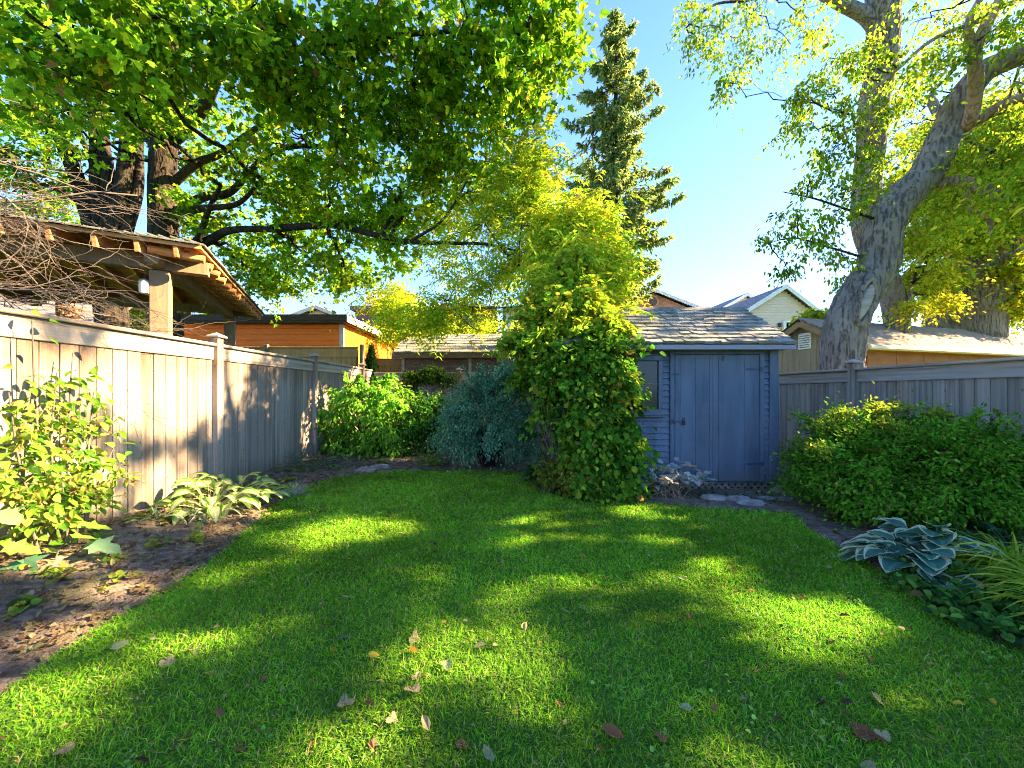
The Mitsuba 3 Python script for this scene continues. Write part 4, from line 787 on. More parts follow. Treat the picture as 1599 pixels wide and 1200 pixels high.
l6 = [(890, 360, 7.4, .42, .4, .32), (925, 400, 7.3, .40, .4, .35), (870, 410, 7.4, .42, .4, .4), (940, 440, 7.2, .3, .4, .4), (900, 460, 7.2, .5, .4, .45), (860, 490, 7.4, .4, .4, .4), (930, 490, 7.0, .4, .4, .35), (905, 350, 7.2, .36, .3, .28, 1.2), (880, 385, 7.2, .40, .3, .3, 1.2), (940, 400, 7.0, .3, .3, .3, 1.2), (910, 430, 6.9, .45, .3, .3, 1.4), (900, 460, 5.9, .34, .25, .3), (875, 490, 5.7, .36, .25, .25), (935, 490, 5.7, .3, .25, .25), (905, 420, 6.1, .30, .25, .3), (860, 450, 7.0, .4, .3, .3, 1.2), (960, 450, 6.9, .2, .3, .3, .8), (840, 265, 8.0, .4, .4, .25, .6), (835, 310, 8, .35, .4, .25, .8), (780, 330, 8.0, .4, .4, .25, .5), (740, 360, 8.2, .45, .4, .25, .3), (800, 400, 8, .35, .4, .3, .5),
      (770, 440, 8.2, .35, .4, .4, .7), (800, 480, 8.2, .45, .4, .4), (740, 488, 8.4, .4, .4, .24, .7), (690, 492, 8.6, .5, .4, .18, .7), (640, 500, 9.0, .6, .5, .16, .8), (600, 482, 9.4, .4, .4, .16, .4), (790, 520, 8.4, .4, .3, .16, .5), (720, 430, 8.6, .35, .4, .3, .4), (690, 380, 8.4, .4, .4, .25, .3), (790, 280, 8.2, .45, .4, .3, .5), (760, 310, 8.4, .45, .4, .3, .4), (820, 240, 8.2, .35, .3, .25, .6), (700, 330, 8.6, .5, .4, .3, .3), (850, 350, 7.8, .4, .4, .4, .9), (830, 440, 7.8, .4, .4, .4, .8), (620, 460, 9.4, .3, .3, .2, .4)]
C, Lc = lobes_to_sprays(l6, 26)
feed(t6, C, Lc, np.vstack(lim), 'dark_bark', .012, 4)
def pinnate(C, pairs, leaf, cols, w=None, length=.28):
    """feathery compound leaves: a stalk of paired leaflets, drooping"""
    n = len(C); ax = unit(rdir(n) * V3(1, 1, .5) - V3(0, 0, .25)); nn = unit(V3(0, 0, 1) + rdir(n) * .5); si = unit(np.cross(nn, ax)); col = palette(n, cols, w)
    P, D, N, K = [], [], [], []
    for j in range(pairs):
        t = (j + .6) / pairs
        for s in (-1, 1):
            P.append(C + ax * length * t - V3(0, 0, .35) * length * t * t); D.append(ax * .55 + si * s + R.normal(size=(n, 3)) * .12 - V3(0, 0, .3)); N.append(nn + R.normal(size=(n, 3)) * .2); K.append(col * (1 + .08 * R.normal(size=(n, 1))))
    return leaves(np.vstack(P), np.vstack(D), np.vstack(N), leaf, LANCE, np.vstack(K))
YEL = [(.30, .52, .03), (.44, .60, .035), (.58, .60, .04), (.66, .56, .045), (.20, .40, .025)]
CC = np.repeat(C, 12, 0) + R.normal(size=(len(C) * 12, 3)) * .22; CC = CC[~spotlit(CC, [SUNNY[0], ((-.2, 6.5, 1.5), .5)])]
obj('crown', pinnate(CC, 4, .118, YEL, [.24, .28, .22, .14, .12], .30), 'leaf', t6, kind='stuff')

# spruce
sp = thing('spruce_tree', 'tall ragged spruce standing against the blue sky in the middle', 'tree')
YS = 22.0; topz = at(965, 12, YS)[2]; bx_ = at(957, 480, YS)[0]
obj('trunk', tube(spline([(bx_ - .1, YS, -.1), (bx_, YS, 8), (bx_ + .15, YS, 16), (bx_ + .2, YS, topz)], 40), np.linspace(.36, .02, 40), 10, .08), 'dark_bark', sp, smooth=True)
mb = MB(); tuP, tuD, tuN = [], [], []
for k in range(230):
    t = k / 230 + R.uniform(0, .004); z = 4.2 + (topz - 4.5) * t**.92; a = k * 2.399 + R.normal() * .4
    Lb = (3.35 * (1 - t)**.6 + .12) * R.uniform(.5, 1.1) * min(1, .5 + 2.2 * t) * (.35 + 1.3 * float(meshkit.noise(V3(math.cos(a) * 1.2, math.sin(a) * 1.2, z * .42))))
    if math.cos(a) < -.2 and .35 < t < .75: Lb *= R.uniform(.7, 1.35)
    d = V3(math.cos(a), math.sin(a), 0); n = 8; s = np.linspace(0, 1, n)[:, None]
    P = V3(bx_ + .2 * t, YS, z) + d * Lb * s + V3(0, 0, 1) * Lb * (-.42 * s + .30 * s**3 + (.18 * t) * s)
    mb.add(*tube(P, np.linspace(.035, .008, n) * (1.2 - .7 * t), 4, caps=False))
    bare_ = R.random() < (.16 if d[0] < 0 else .05)
    m = int(30 * Lb * (.25 if bare_ else 1)) + 4; u = R.uniform(.22, 1.02, m)
    q = np.array([np.interp(u, s[:, 0], P[:, c]) for c in range(3)]).T; sd = np.cross(d, (0, 0, 1)); o = R.normal(size=(m, 1)) * .16 * Lb * (1.1 - u[:, None])
    tuP.append(q + sd * o + R.normal(size=(m, 3)) * .05); tuD.append(d * .5 + sd * np.sign(o) * .5 + R.normal(size=(m, 3)) * .4 - V3(0, 0, .75)); tuN.append(rdir(m))
obj('branches', mb.mesh(), 'dark_bark', sp, kind='stuff')
P, D, N = np.vstack(tuP), np.vstack(tuD), np.vstack(tuN)
TUFT = (np.array([[0, 0, 0], [.35, -.16, 0], [1, -.03, 0], [1, .03, 0], [.35, .16, 0], [.3, 0, .15], [.9, 0, .1], [.3, 0, -.15]]), np.array([[0, 1, 2], [0, 2, 3], [0, 3, 4], [0, 5, 6], [0, 6, 7]]))
sc_ = [(.18, .29, .09), (.27, .37, .11), (.38, .40, .11), (.10, .19, .08), (.46, .38, .13)]
obj('needles', leaves(np.vstack([P, P, P]), np.vstack([D, D + rdir(len(D)) * .7, D + rdir(len(D)) * .9]), np.vstack([N, rdir(len(N)), rdir(len(N))]), R.uniform(.16, .40, 3 * len(P)), TUFT, palette(3 * len(P), sc_, [.3, .26, .16, .2, .08])), 'leaf', sp, kind='stuff')

# far yellow tree, small conifer, vine on the back fence, hedge of greenery behind
yt = thing('yellow_tree', 'golden yellow tree top beyond the dark flat roofed house', 'tree')
obj('trunk', tube([(-7.6, 46, -.1), (-7.6, 46, 9)], [.3, .15], 8), 'dark_bark', yt)
C = at(614, 480, 46) + in_ball(150, .1) * V3(3.4, 2.5, 2.0); obj('crown', sprays(C, 46, .9, .30, DIAMOND, [(.45, .36, .03), (.55, .40, .04), (.38, .36, .03)], None, .3, .5), 'leaf', yt, kind='stuff')
cn = thing('conifer', 'small dark cone shaped evergreen in the back left corner behind the fence', 'tree')
q = at(580, 590, 11.0); obj('trunk', tube([(q[0], 11.0, -.1), (q[0], 11.0, 2.4)], [.04, .01], 6), 'dark_bark', cn)
h = R.random(1500)**1.3; a = R.random(1500) * 6.283; rr = .30 * (1 - h) * R.uniform(.6, 1.1, 1500); P = np.column_stack([q[0] + rr * np.cos(a), 11.0 + rr * np.sin(a), 1.2 + 1.35 * h])
obj('foliage', leaves(P, np.column_stack([np.cos(a), np.sin(a), 1.6 + 0 * a]), rdir(1500), .13, DIAMOND, palette(1500, [(.02, .055, .015), (.04, .09, .02)])), 'leaf', cn, kind='stuff')
vn = thing('climbing_vine', 'green vine trailing over the top of the back fence', 'vine')
mb = MB(); tw = [at(*q) for q in ((640, 640, 10.45), (648, 600, 10.5), (660, 580, 10.48), (690, 585, 10.42), (706, 595, 10.4))]
mb.add(*tube(spline(tw, 24), .012, 6)); obj('stem', mb.mesh(), 'dark_bark', vn)
C = np.vstack([at(*q) + in_ball(k, .1) * V3(.3, .1, .22) for q, k in (((645, 590, 10.4), 14), ((675, 582, 10.4), 16), ((692, 590, 10.4), 8), ((640, 612, 10.4), 8))])
obj('foliage', sprays(C, 34, .2, .085, OVAL, [(.03, .09, .012), (.06, .15, .02), (.12, .2, .025)], None, .7, .6), 'leaf', vn, kind='stuff')
for lab, l7, cols, sz in (('leafy hedge of pale green growth behind the brown shed roof', [(605, 512, 17, 1.0, 1, .4), (640, 525, 16, 1.2, 1, .4), (690, 520, 15.5, 1.1, 1, .4), (740, 522, 15.5, 1.0, 1, .45), (790, 520, 15.5, 1.0, 1, .6)], YEL, .13), ('green shrubs behind the roof ridge at the right', [(1268, 499, 13.2, .35, .4, .10), (1280, 493, 13.2, .6, .5, .16), (1580, 490, 15, 1, .8, .5)], LIT5, .11), ('dark green hedge seen between the pavilion posts', [(60, 480, 15.5, 1.5, .8, .9), (160, 470, 15, 1.4, .8, 1.0), (250, 470, 14.5, 1.3, .8, 1.0), (330, 470, 14.5, 1.0, .8, .9), (200, 510, 14.5, 1.8, .8, .7), (310, 520, 14.0, .9, .6, .6), (-60, 490, 15.5, 1.5, .8, .9)], GREENS[:3], .14)):
    hg = thing('hedge', lab, 'hedge'); C, _ = lobes_to_sprays(l7, 30)
    obj('stems', tube([V3(C[0][0], C[0][1], -.1), C[0]], .04, 6), 'dark_bark', hg); mb = MB(); twigs(mb, C[::4] * V3(1, 1, 0), C[::4], .02, .008); obj('stems', mb.mesh(), 'dark_bark', hg, kind='stuff')
    obj('foliage', sprays(C, 40, .35, sz, OVAL, cols, None, .6, .5), 'leaf', hg, kind='stuff')

# ------------------------------------------------------------------ shrubs of the beds
def ground_z(x, y): return float(bed_height(np.array([x]), np.array([y]))[0])
def stems(parent, base, tops, r=.012, bs='dark_bark', n=7, name='stems', spread=.08):
    mb = MB(); st = base + R.normal(size=(len(tops), 3)) * V3(spread, spread, 0); st[:, 2] = base[2] - .03
    twigs(mb, st, tops, r, r * .35, n, 5, .12, .03); obj(name, mb.mesh(), bs, parent, smooth=True, kind='stuff')
def mound(c, r, k, low=.12):
    """spray centres over the outside of a bush: uneven, from the ground up"""
    d = rdir(k * 3); d = d[d[:, 2] > -.55][:k]; s = R.uniform(.62, 1.0, (len(d), 1)) * (.66 + .85 * (meshkit.noise(d * 2.3 + c) - .2))[:, None] ** 1
    P = c + d * s * r; P[:, 2] = np.maximum(P[:, 2], low); return P
def bush(name, label, cat, base, lobes, per, rad, size, tpl, cols, w=None, droop=.5, flat=.45, group=None, bs='dark_bark', r=.012, up=.6):
    k = thing(name, label, cat, group); base = np.asarray(base, float)
    C = np.vstack([mound(V3(*q[:3]), V3(*q[3:6]), int(q[6])) for q in lobes])
    stems(k, base, C[::6], r, bs)
    obj('foliage', sprays(C, per, rad, size, tpl, cols, w, droop, flat, out=np.average(np.array([q[:3] for q in lobes]), axis=0), up=up), 'leaf', k, kind='stuff'); return k
g1 = [(.14, .38, .035), (.24, .48, .05), (.09, .27, .025), (.40, .56, .09)]
def tiered():
    k = thing('leafy_shrub', 'bright green shrub with layered drooping leaves in the back left corner', 'shrub'); C = []
    c0 = V3(-2.75, 8.0, 0)
    for z, rr, n in ((.30, .62, 12), (.48, .90, 20), (.72, 1.05, 26), (.95, 1.05, 26), (1.2, .92, 22), (1.42, .72, 16), (1.62, .45, 9)):
        for i in range(n):
            a = R.uniform(0, 6.283); q = rr * R.uniform(.55, 1.08); C.append(c0 + V3(q * math.cos(a), q * .8 * math.sin(a), z + R.normal() * .06 - .12 * q))
    C = np.array(C); stems(k, c0 + V3(0, 0, .03), C[::4], .016)
    obj('foliage', sprays(C, 62, .26, .10, OVAL, g1, [.3, .3, .28, .12], 1.2, .25, out=c0 + V3(0, 0, .9), up=1.0), 'leaf', k, kind='stuff')
tiered()
bush('leafy_shrub', 'darker green shrub squeezed between the bright layered shrub and the blue green bush', 'shrub', (-1.5, 8.2, .03), [(-1.6, 8.1, .85, .55, .5, .40, 34), (-1.35, 8.0, .45, .6, .5, .35, 30), (-1.75, 7.9, .35, .4, .4, .3, 16)], 60, .22, .075, OVAL, [(.035, .13, .02), (.07, .22, .03), (.02, .08, .015), (.14, .27, .05)], [.36, .32, .22, .1])
bush('leafy_shrub', 'dense blue green small leaved bush in the middle of the back bed', 'shrub', (-.25, 6.75, .03),
     [(-.35, 6.6, .95, .72, .55, .62, 95), (-.15, 6.5, .45, .85, .55, .42, 70), (.10, 6.7, 1.35, .45, .4, .42, 50), (-.75, 6.7, .6, .4, .4, .45, 36), (.3, 6.5, .75, .4, .4, .6, 50), (.25, 6.75, 1.68, .28, .3, .26, 26), (-.45, 6.8, 1.5, .3, .3, .24, 20)], 110, .17, .042, OVAL,
     [(.11, .30, .18), (.18, .42, .26), (.07, .20, .12), (.34, .50, .28)], [.36, .32, .22, .1], .6, .6)
# ivy climbing the left end of the shed
iv = thing('ivy', 'thick yellow green ivy climbing up the left side of the blue shed', 'ivy')
lob = [(1.18, 4.78, .20, .40, .2, .22, 46), (1.18, 4.84, .50, .38, .24, .40, 50), (1.12, 4.80, .95, .42, .30, .42, 64), (1.0, 4.85, 1.45, .54, .32, .42, 78), (.90, 4.95, 1.88, .64, .40, .32, 72), (1.22, 4.78, 1.55, .36, .24, .35, 46), (.85, 5.1, 2.18, .58, .42, .26, 50), (1.02, 5.2, 2.42, .36, .36, .26, 30), (1.2, 5.0, 2.2, .28, .3, .2, 24),
       (.50, 5.2, 1.55, .30, .3, .40, 30), (.62, 5.15, 1.05, .22, .25, .3, 10), (1.36, 4.72, 1.3, .18, .2, .3, 22), (1.42, 5.1, 2.14, .14, .2, .10, 8), (.22, 5.1, 1.95, .18, .2, .16, 10), (1.52, 4.70, .62, .12, .12, .2, 8), (.95, 5.3, 2.72, .36, .3, .28, 28), (.98, 5.4, 3.02, .26, .26, .26, 18), (.55, 5.0, 2.36, .2, .2, .2, 10), (1.62, 4.74, 1.86, .10, .05, .04, 2)]
C = np.vstack([mound(V3(*q[:3]), V3(*q[3:6]), q[6], .08) for q in lob])
stems(iv, V3(1.0, 5.12, .03), C[::7] + V3(0, .12, 0), .014, 'dark_bark', 8, spread=.2)
yl = C[:, 2] + .5 * (meshkit.noise(C * 2.6) - .5) > 1.95
ig = [(.09, .26, .025), (.15, .34, .03), (.05, .17, .02), (.34, .42, .04)]; iy = [(.22, .42, .03), (.36, .48, .035), (.52, .46, .04), (.14, .32, .025)]
obj('foliage', joined([sprays(C[~yl][::2], 50, .20, .046, ROUND, ig, [.2, .3, .2, .3], .7, .5), sprays(C[~yl], 40, .17, .074, ROUND, ig, [.33, .3, .22, .15], .9, .35, out=V3(1.0, 5.4, 1.2)), sprays(C[yl], 60, .17, .070, ROUND, iy, None, .9, .35, out=V3(1.0, 5.4, 1.8))]), 'leaf', iv, kind='stuff')
C = V3(1.33, 4.66, 1.42) + in_ball(22, .1) * V3(.20, .08, .18)
obj('yellow_foliage', sprays(C, 60, .13, .055, ROUND, [(.45, .40, .05), (.55, .42, .05), (.35, .36, .04)], None, .9, .4), 'leaf', iv, kind='stuff', label='patch of golden yellow leaves')
mb = MB(); twigs(mb, np.column_stack([R.uniform(.45, .95, 26), R.uniform(4.95, 5.1, 26), np.full(26, .02)]), np.column_stack([R.uniform(.4, 1.0, 26), R.uniform(4.95, 5.1, 26), R.uniform(.8, 1.2, 26)]), .009, .005, 8, 5, .06)
obj('bare_stems', mb.mesh(), 'pale_twig', iv, smooth=True, kind='stuff')
bush('leafy_shrub', 'low yellow green bush at the foot of the ivy by the lawn edge', 'shrub', (.80, 4.88, .03), [(.72, 4.86, .24, .32, .20, .20, 40), (1.0, 4.72, .22, .30, .16, .18, 34)], 56, .13, .045, OVAL, [(.12, .22, .025), (.22, .28, .035), (.07, .15, .02), (.32, .28, .06)])
bush('leafy_shrub', 'small dark leaved plant between the blue green bush and the low yellow green bush', 'shrub', (.50, 5.35, .03), [(.48, 5.35, .17, .16, .14, .14, 10)], 34, .1, .075, ROUND, [(.03, .10, .03), (.06, .17, .05)])
# big round bush on the right
rb = bush('leafy_shrub', 'large rounded green bush in front of the right fence', 'shrub', (4.0, 4.35, .03),
     [(3.62, 4.15, .38, .50, .55, .42, 110), (4.1, 4.0, .54, .60, .65, .47, 150), (4.55, 4.0, .54, .60, .70, .50, 150), (3.92, 4.4, .62, .50, .48, .46, 90), (4.45, 4.45, .66, .55, .48, .46, 90), (4.78, 3.7, .42, .40, .65, .45, 90), (4.15, 3.55, .28, .72, .45, .32, 100), (3.62, 3.75, .24, .45, .42, .26, 60), (4.9, 4.3, .58, .28, .45, .48, 40)],
     92, .15, .044, OVAL, [(.08, .25, .02), (.14, .36, .025), (.05, .16, .016), (.25, .42, .04), (.28, .22, .06)], [.33, .3, .2, .13, .04], .35, .6)
C = np.vstack([V3(*q) + in_ball(7, .1) * V3(.13, .12, .07) for q in ((3.75, 4.3, 1.06), (4.1, 4.3, 1.10), (3.6, 4.3, .92), (3.3, 4.1, .72), (3.95, 3.95, .96), (4.6, 4.2, 1.06), (4.4, 4.4, 1.12))])
obj('fresh_tips', sprays(C, 44, .10, .042, OVAL, [(.25, .36, .03), (.40, .40, .06), (.14, .30, .025)], None, .0, .6), 'leaf', rb, kind='stuff', label='yellow green fresh tips')

# ------------------------------------------------------------------ leaf-by-leaf plants
def blade_leaf(base, tip_dir, L, Wd, arch, c_mid, c_edge, margin=.72, twist=0., cup=.25, n=8, fat=.42, wave=.0, heart=False):
    """one hosta-like leaf: a curved, cupped blade with a margin of another colour"""
    t = np.linspace(0, 1, n); d = unit(np.asarray(tip_dir, float)); hz_ = unit(d * V3(1, 1, 0)); el = math.asin(np.clip(d[2], -1, 1))
    ang = el - arch * t; p = np.zeros((n, 3)); st = L / (n - 1)
    for i in range(1, n): p[i] = p[i - 1] + (hz_ * math.cos(ang[i]) + V3(0, 0, 1) * math.sin(ang[i])) * st
    side = unit(np.cross(hz_, (0, 0, 1))); side = side * math.cos(twist) + V3(0, 0, 1) * math.sin(twist)
    w = Wd * np.sin(np.pi * np.clip(t, 0, 1)**(fat + .22)) ** .8; w[0] = Wd * (.22 if heart else .03); w[-1] = .0015
    us = np.array([-1, -margin - .015, -margin, -.3, 0, .3, margin, margin + .015, 1]); tan = np.gradient(p, axis=0); tan = unit(tan); nn = np.cross(side, tan); nn = nn * np.sign(nn[:, 2:] + 1e-9)
    ph = R.uniform(0, 6)
    v = np.array([p[i] + side * w[i] * u + nn[i] * (w[i] * cup * u * u + wave * w[i] * u * u * math.sin(9 * t[i] + ph + u)) for i in range(n) for u in us]) + base
    col = np.array([(c_edge if abs(u) > margin or (t[i] > .93) else c_mid) for i in range(n) for u in us], float) * np.repeat(1 + .06 * R.normal(size=n), len(us))[:, None] * np.tile(np.array([1, .9, 1, .82, 1.2, .82, 1, .9, 1]), n)[:, None]
    m = len(us); i = np.arange(n - 1)[:, None] * m + np.arange(m - 1)[None]
    return v, np.stack([i, i + 1, i + m + 1, i + m], -1).reshape(-1, 4), np.clip(col, 0, 1)
def leafy(k, base, n, L, Wd, elev, arch, c_mid, c_edge, spread=.10, petiole=.16, margin=.72, az=(0, 6.283), mat='leaf', **kw):
    mb = MB()
    for i in range(n):
        a = R.uniform(*az); ring = math.sqrt((i + .5) / n); e = elev[0] + (elev[1] - elev[0]) * (1 - ring) + R.normal() * .1
        h = V3(math.cos(a), math.sin(a), 0); b0 = base + h * spread * ring * .4
        l = L * R.uniform(.7, 1.12); b1 = b0 + h * spread * (.4 + 1.1 * ring) + V3(0, 0, petiole * (1.25 - .9 * ring) * R.uniform(.8, 1.2))
        mb.add(*tube(spline([b0, (b0 + b1) / 2 + V3(0, 0, .02), b1], 5), .005, 5, caps=False), np.array(c_mid) * .9 + .02)
        v, f, c = blade_leaf(b1, h * math.cos(e) + V3(0, 0, math.sin(e)), l, Wd * l / L * R.uniform(.85, 1.1), arch * R.uniform(.7, 1.25), c_mid, c_edge, margin, R.normal() * .22, **kw)
        obj('leaf', (v, f, c), mat, k, smooth=True)
    obj('stalks', mb.mesh(True), 'leaf', k, smooth=True, kind='stuff')
BLUEG, CREAM = (.10, .26, .20), (.74, .76, .52)
ho = thing('hosta', 'blue green hosta with cream edged leaves at the right edge of the lawn', 'hosta')
leafy(ho, V3(3.00, 2.84, .02), 36, .23, .098, (-.05, .5), .62, BLUEG, CREAM, .15, .16, .74, cup=.28, heart=True, wave=.10)
leafy(ho, V3(3.30, 2.97, .02), 22, .23, .095, (.0, .55), .62, BLUEG, CREAM, .14, .24, .74, cup=.28, heart=True, wave=.10)
hl = thing('hosta', 'pale hosta with cream centred drooping leaves against the left fence', 'hosta')
for bx, by, n in ((-3.08, 4.10, 34), (-3.18, 4.5, 30), (-2.92, 4.38, 22)):
    leafy(hl, V3(bx, by, ground_z(bx, by) - .01), n, .23, .056, (.15, 1.1), 1.3, (.62, .64, .34), (.18, .40, .06), .20, .22, .62, cup=.3, wave=.12)
lp = thing('peony', 'greyish leaved low plant in the bed beyond the pale hosta', 'plant')
for bx, by in ((-3.05, 6.05), (-2.9, 6.35)): leafy(lp, V3(bx, by, ground_z(bx, by)), 26, .15, .026, (.0, 1.0), .5, (.12, .19, .09), (.20, .24, .13), .22, .24, .8, cup=.2)
db = thing('hosta', 'pale strap leaved hosta plants with white edges on the soil by the left fence', 'hosta')
for bx, by in ((-3.22, 3.62), (-3.1, 3.95), (-3.2, 4.2), (-2.9, 3.9)): leafy(db, V3(bx, by, ground_z(bx, by)), 9, .30, .018, (.5, 1.25), 2.0, (.16, .28, .10), (.55, .60, .42), .06, .04, .55, cup=.5)
db = thing('leafy_plant', 'small green plant with pointed leaves in the shade beside the big right bush', 'plant')
leafy(db, V3(3.9, 2.95, .05), 14, .17, .035, (.1, .9), .6, (.05, .14, .07), (.05, .14, .07), .12, .22, .8, cup=.2)
fs = thing('fescue_grass', 'small tuft of pale blue grass at the edge of the left bed', 'grass tuft')
def blades(c, n, L, spread, w, cols, arch=1.2, el=(.5, 1.3), jit=.15, az=(0, 6.283)):
    m = MB(); col = palette(n, cols, None, jit)
    for i in range(n):
        a = R.uniform(*az); h = V3(math.cos(a), math.sin(a), 0); e = R.uniform(*el); l = L * R.uniform(.55, 1.1); k = 7; q = np.zeros((k, 3)); q[0] = c + rdir(1)[0] * V3(spread, spread, 0)
        for j in range(1, k): ang = e - arch * (j / k)**1.3 * R.uniform(.85, 1.15); q[j] = q[j - 1] + (h * math.cos(ang) + V3(0, 0, 1) * math.sin(ang)) * l / (k - 1)
        s = unit(np.cross(h, (0, 0, 1)) + R.normal(size=3) * .3); ww = w * np.array([.5, .9, 1, 1, .85, .5, .05])[:, None]
        v = np.vstack([q - s * ww, q + s * ww]); f = [[j, j + 1, j + 1 + k, j + k] for j in range(k - 1)]; m.add(v, f, np.clip(col[i], 0, 1))
    return m.mesh(True)
obj('blades', blades(V3(-2.62, 4.9, ground_z(-2.62, 4.9)), 420, .26, .04, .0022, [(.40, .48, .42), (.28, .38, .34), (.5, .55, .45)], .9, (.2, 1.4)), 'leaf', fs, kind='stuff')
hk = thing('fountain_grass', 'arching yellow green ornamental grass at the right edge', 'ornamental grass')
for cx, cy, n in ((3.42, 2.62, 420), (3.28, 2.25, 400), (3.8, 2.5, 300), (3.05, 1.98, 220)):
    obj('blades', blades(V3(cx, cy, .04), n, .52, .08, .0075, [(.40, .54, .05), (.54, .62, .10), (.28, .44, .04), (.14, .28, .02)], 2.1, (.75, 1.35)), 'leaf', hk, smooth=True, kind='stuff')
tg = thing('grass_tuft', 'loose tuft of long green grass in front of the back shrubs', 'grass tuft')
obj('blades', blades(V3(-1.22, 6.75, .03), 130, .42, .10, .005, [(.12, .26, .03), (.2, .3, .05), (.3, .28, .09)], 1.3, (.4, 1.4)), 'leaf', tg, kind='stuff')
# grey-leaved fading shrub in front of the shed
gr = thing('fading_shrub', 'fading shrub with silvery grey leaves in front of the shed door', 'shrub')
tops, mb = [], MB()
for i in range(58):
    a = R.uniform(0, 6.283); q = math.sqrt(R.random()); x, y = 1.98 + .50 * q * math.cos(a), 4.72 + .20 * q * math.sin(a); tops.append(V3(x, y, .10 + .36 * R.uniform(.35, 1) * (1 - .35 * q * q)))
tops = np.array(tops); stems(gr, V3(1.98, 4.78, .03), tops, .006, 'red_bark', spread=.12)
n = 0
for c in tops:
    cc = np.array([(.50, .55, .55), (.62, .64, .60), (.38, .46, .44), (.55, .42, .34)][int(R.choice(4, p=(.4, .25, .25, .1)))])
    for j in range(int(R.integers(4, 8))):
        a = R.uniform(0, 6.283); v, f, k = blade_leaf(c + R.normal(size=3) * .02, V3(math.cos(a), math.sin(a), R.uniform(-.1, .9)), R.uniform(.07, .13), .030, R.uniform(.2, .7), cc, cc * 1.15, .8, R.normal() * .4, n=5)
        obj('leaf', (v, f, k), 'leaf', gr, smooth=True)
# climbing plant on the left fence, leaf by leaf
cv = thing('climbing_plant', 'sunlit leafy climber growing up the left fence at the picture edge', 'climber')
stm = [[(-3.35, 2.98, .05), (-3.42, 2.92, .6), (-3.45, 2.88, 1.2), (-3.45, 2.86, 1.82)], [(-3.3, 3.05, .05), (-3.40, 3.05, .7), (-3.44, 3.10, 1.25), (-3.46, 3.14, 1.62)], [(-3.3, 2.9, .05), (-3.38, 2.75, .7), (-3.42, 2.7, 1.3)], [(-3.3, 3.05, .05), (-3.36, 3.2, .45), (-3.34, 3.36, .85)], [(-3.32, 3.1, .05), (-3.40, 3.2, .8), (-3.42, 3.26, 1.3)], [(-3.3, 2.8, .05), (-3.25, 2.65, .5), (-3.32, 2.5, 1.0)], [(-3.28, 2.95, .05), (-3.2, 2.85, .45), (-3.15, 2.78, .8)], [(-3.34, 3.0, .05), (-3.41, 2.95, .8), (-3.43, 3.0, 1.45)]]
LP = []
for s in stm:
    p = spline(s, 26); obj('stem', tube(p, np.linspace(.012, .004, 26), 6, .1, 12), 'pale_twig', cv, smooth=True)
    LP.append(p[5:])
LP = np.vstack(LP); cl = [(.14, .34, .03), (.22, .42, .045), (.32, .46, .08), (.08, .22, .025), (.40, .42, .08)]
for i in range(310):
    q = LP[R.integers(len(LP))]; hgt = q[2]; dens = 1 if hgt < 1.45 else .6
    if R.random() > dens: continue
    o = R.normal(size=3) * V3(.06, .11, .09); o[0] = abs(o[0]) - .04; b = q + o; b[2] = max(b[2], .15); b[0] = max(b[0], -3.53)
    a = R.normal() * .9; d = V3(math.cos(a), math.sin(a), R.uniform(-.55, .25)); cc = palette(1, cl, [.3, .3, .18, .16, .06])[0]
    v, f, k = blade_leaf(b, d, R.uniform(.06, .115), R.uniform(.021, .034), R.uniform(.3, 1.0), cc, cc * .9, .8, R.normal() * .5, n=6, cup=.3, heart=True); v[:, 0] = np.maximum(v[:, 0], -3.575)
    obj('leaf', (v, f, k), 'leaf', cv, smooth=True)
C = np.array([LP[R.integers(len(LP))] for _ in range(90)]) + R.normal(size=(90, 3)) * V3(.04, .09, .08); C = C[C[:, 2] < 1.25]; C[:, 0] = np.maximum(C[:, 0], -3.45)
obj('small_leaves', sprays(C, 16, .1, .06, OVAL, cl + [(.35, .22, .08)], None, .8, .5), 'leaf', cv, kind='stuff')
# big lobed leaves low at the left edge
lb_ = thing('large_leaved_plant', 'plant with large lobed blue green leaves low at the left edge', 'plant')
for x, y, z, s, a, cc in ((-2.98, 2.82, .20, .25, .2, (.14, .27, .17)), (-3.02, 2.74, .28, .20, 1.3, (.20, .36, .06)), (-3.22, 2.62, .18, .25, -.6, (.10, .24, .15)), (-3.1, 2.9, .30, .2, 1.0, (.22, .40, .06)), (-2.95, 2.95, .12, .15, -.9, (.14, .26, .17)), (-3.2, 2.5, .3, .22, .6, (.24, .42, .08)), (-3.3, 2.75, .42, .22, .3, (.36, .5, .16)), (-3.3, 2.55, .52, .24, -.2, (.40, .54, .2)), (-3.15, 2.95, .15, .14, .4, (.10, .28, .05))):
    P = V3(x, y, z); D = V3(math.cos(a), math.sin(a), -.25); s *= .8; v, f, c = leaves(P[None], D[None], V3(.35 * math.cos(a) + .1, .35 * math.sin(a) - .25, 1)[None], s, MAPLE, np.array(cc)[None]); k = obj('leaf', (v, f, c), 'leaf', lb_)
    obj('stalk', tube(spline([V3(x - .12, y - .02, .03), V3(x - .1, y, z * .7), P], 7), .005, 5), 'pale_twig', lb_, smooth=True)
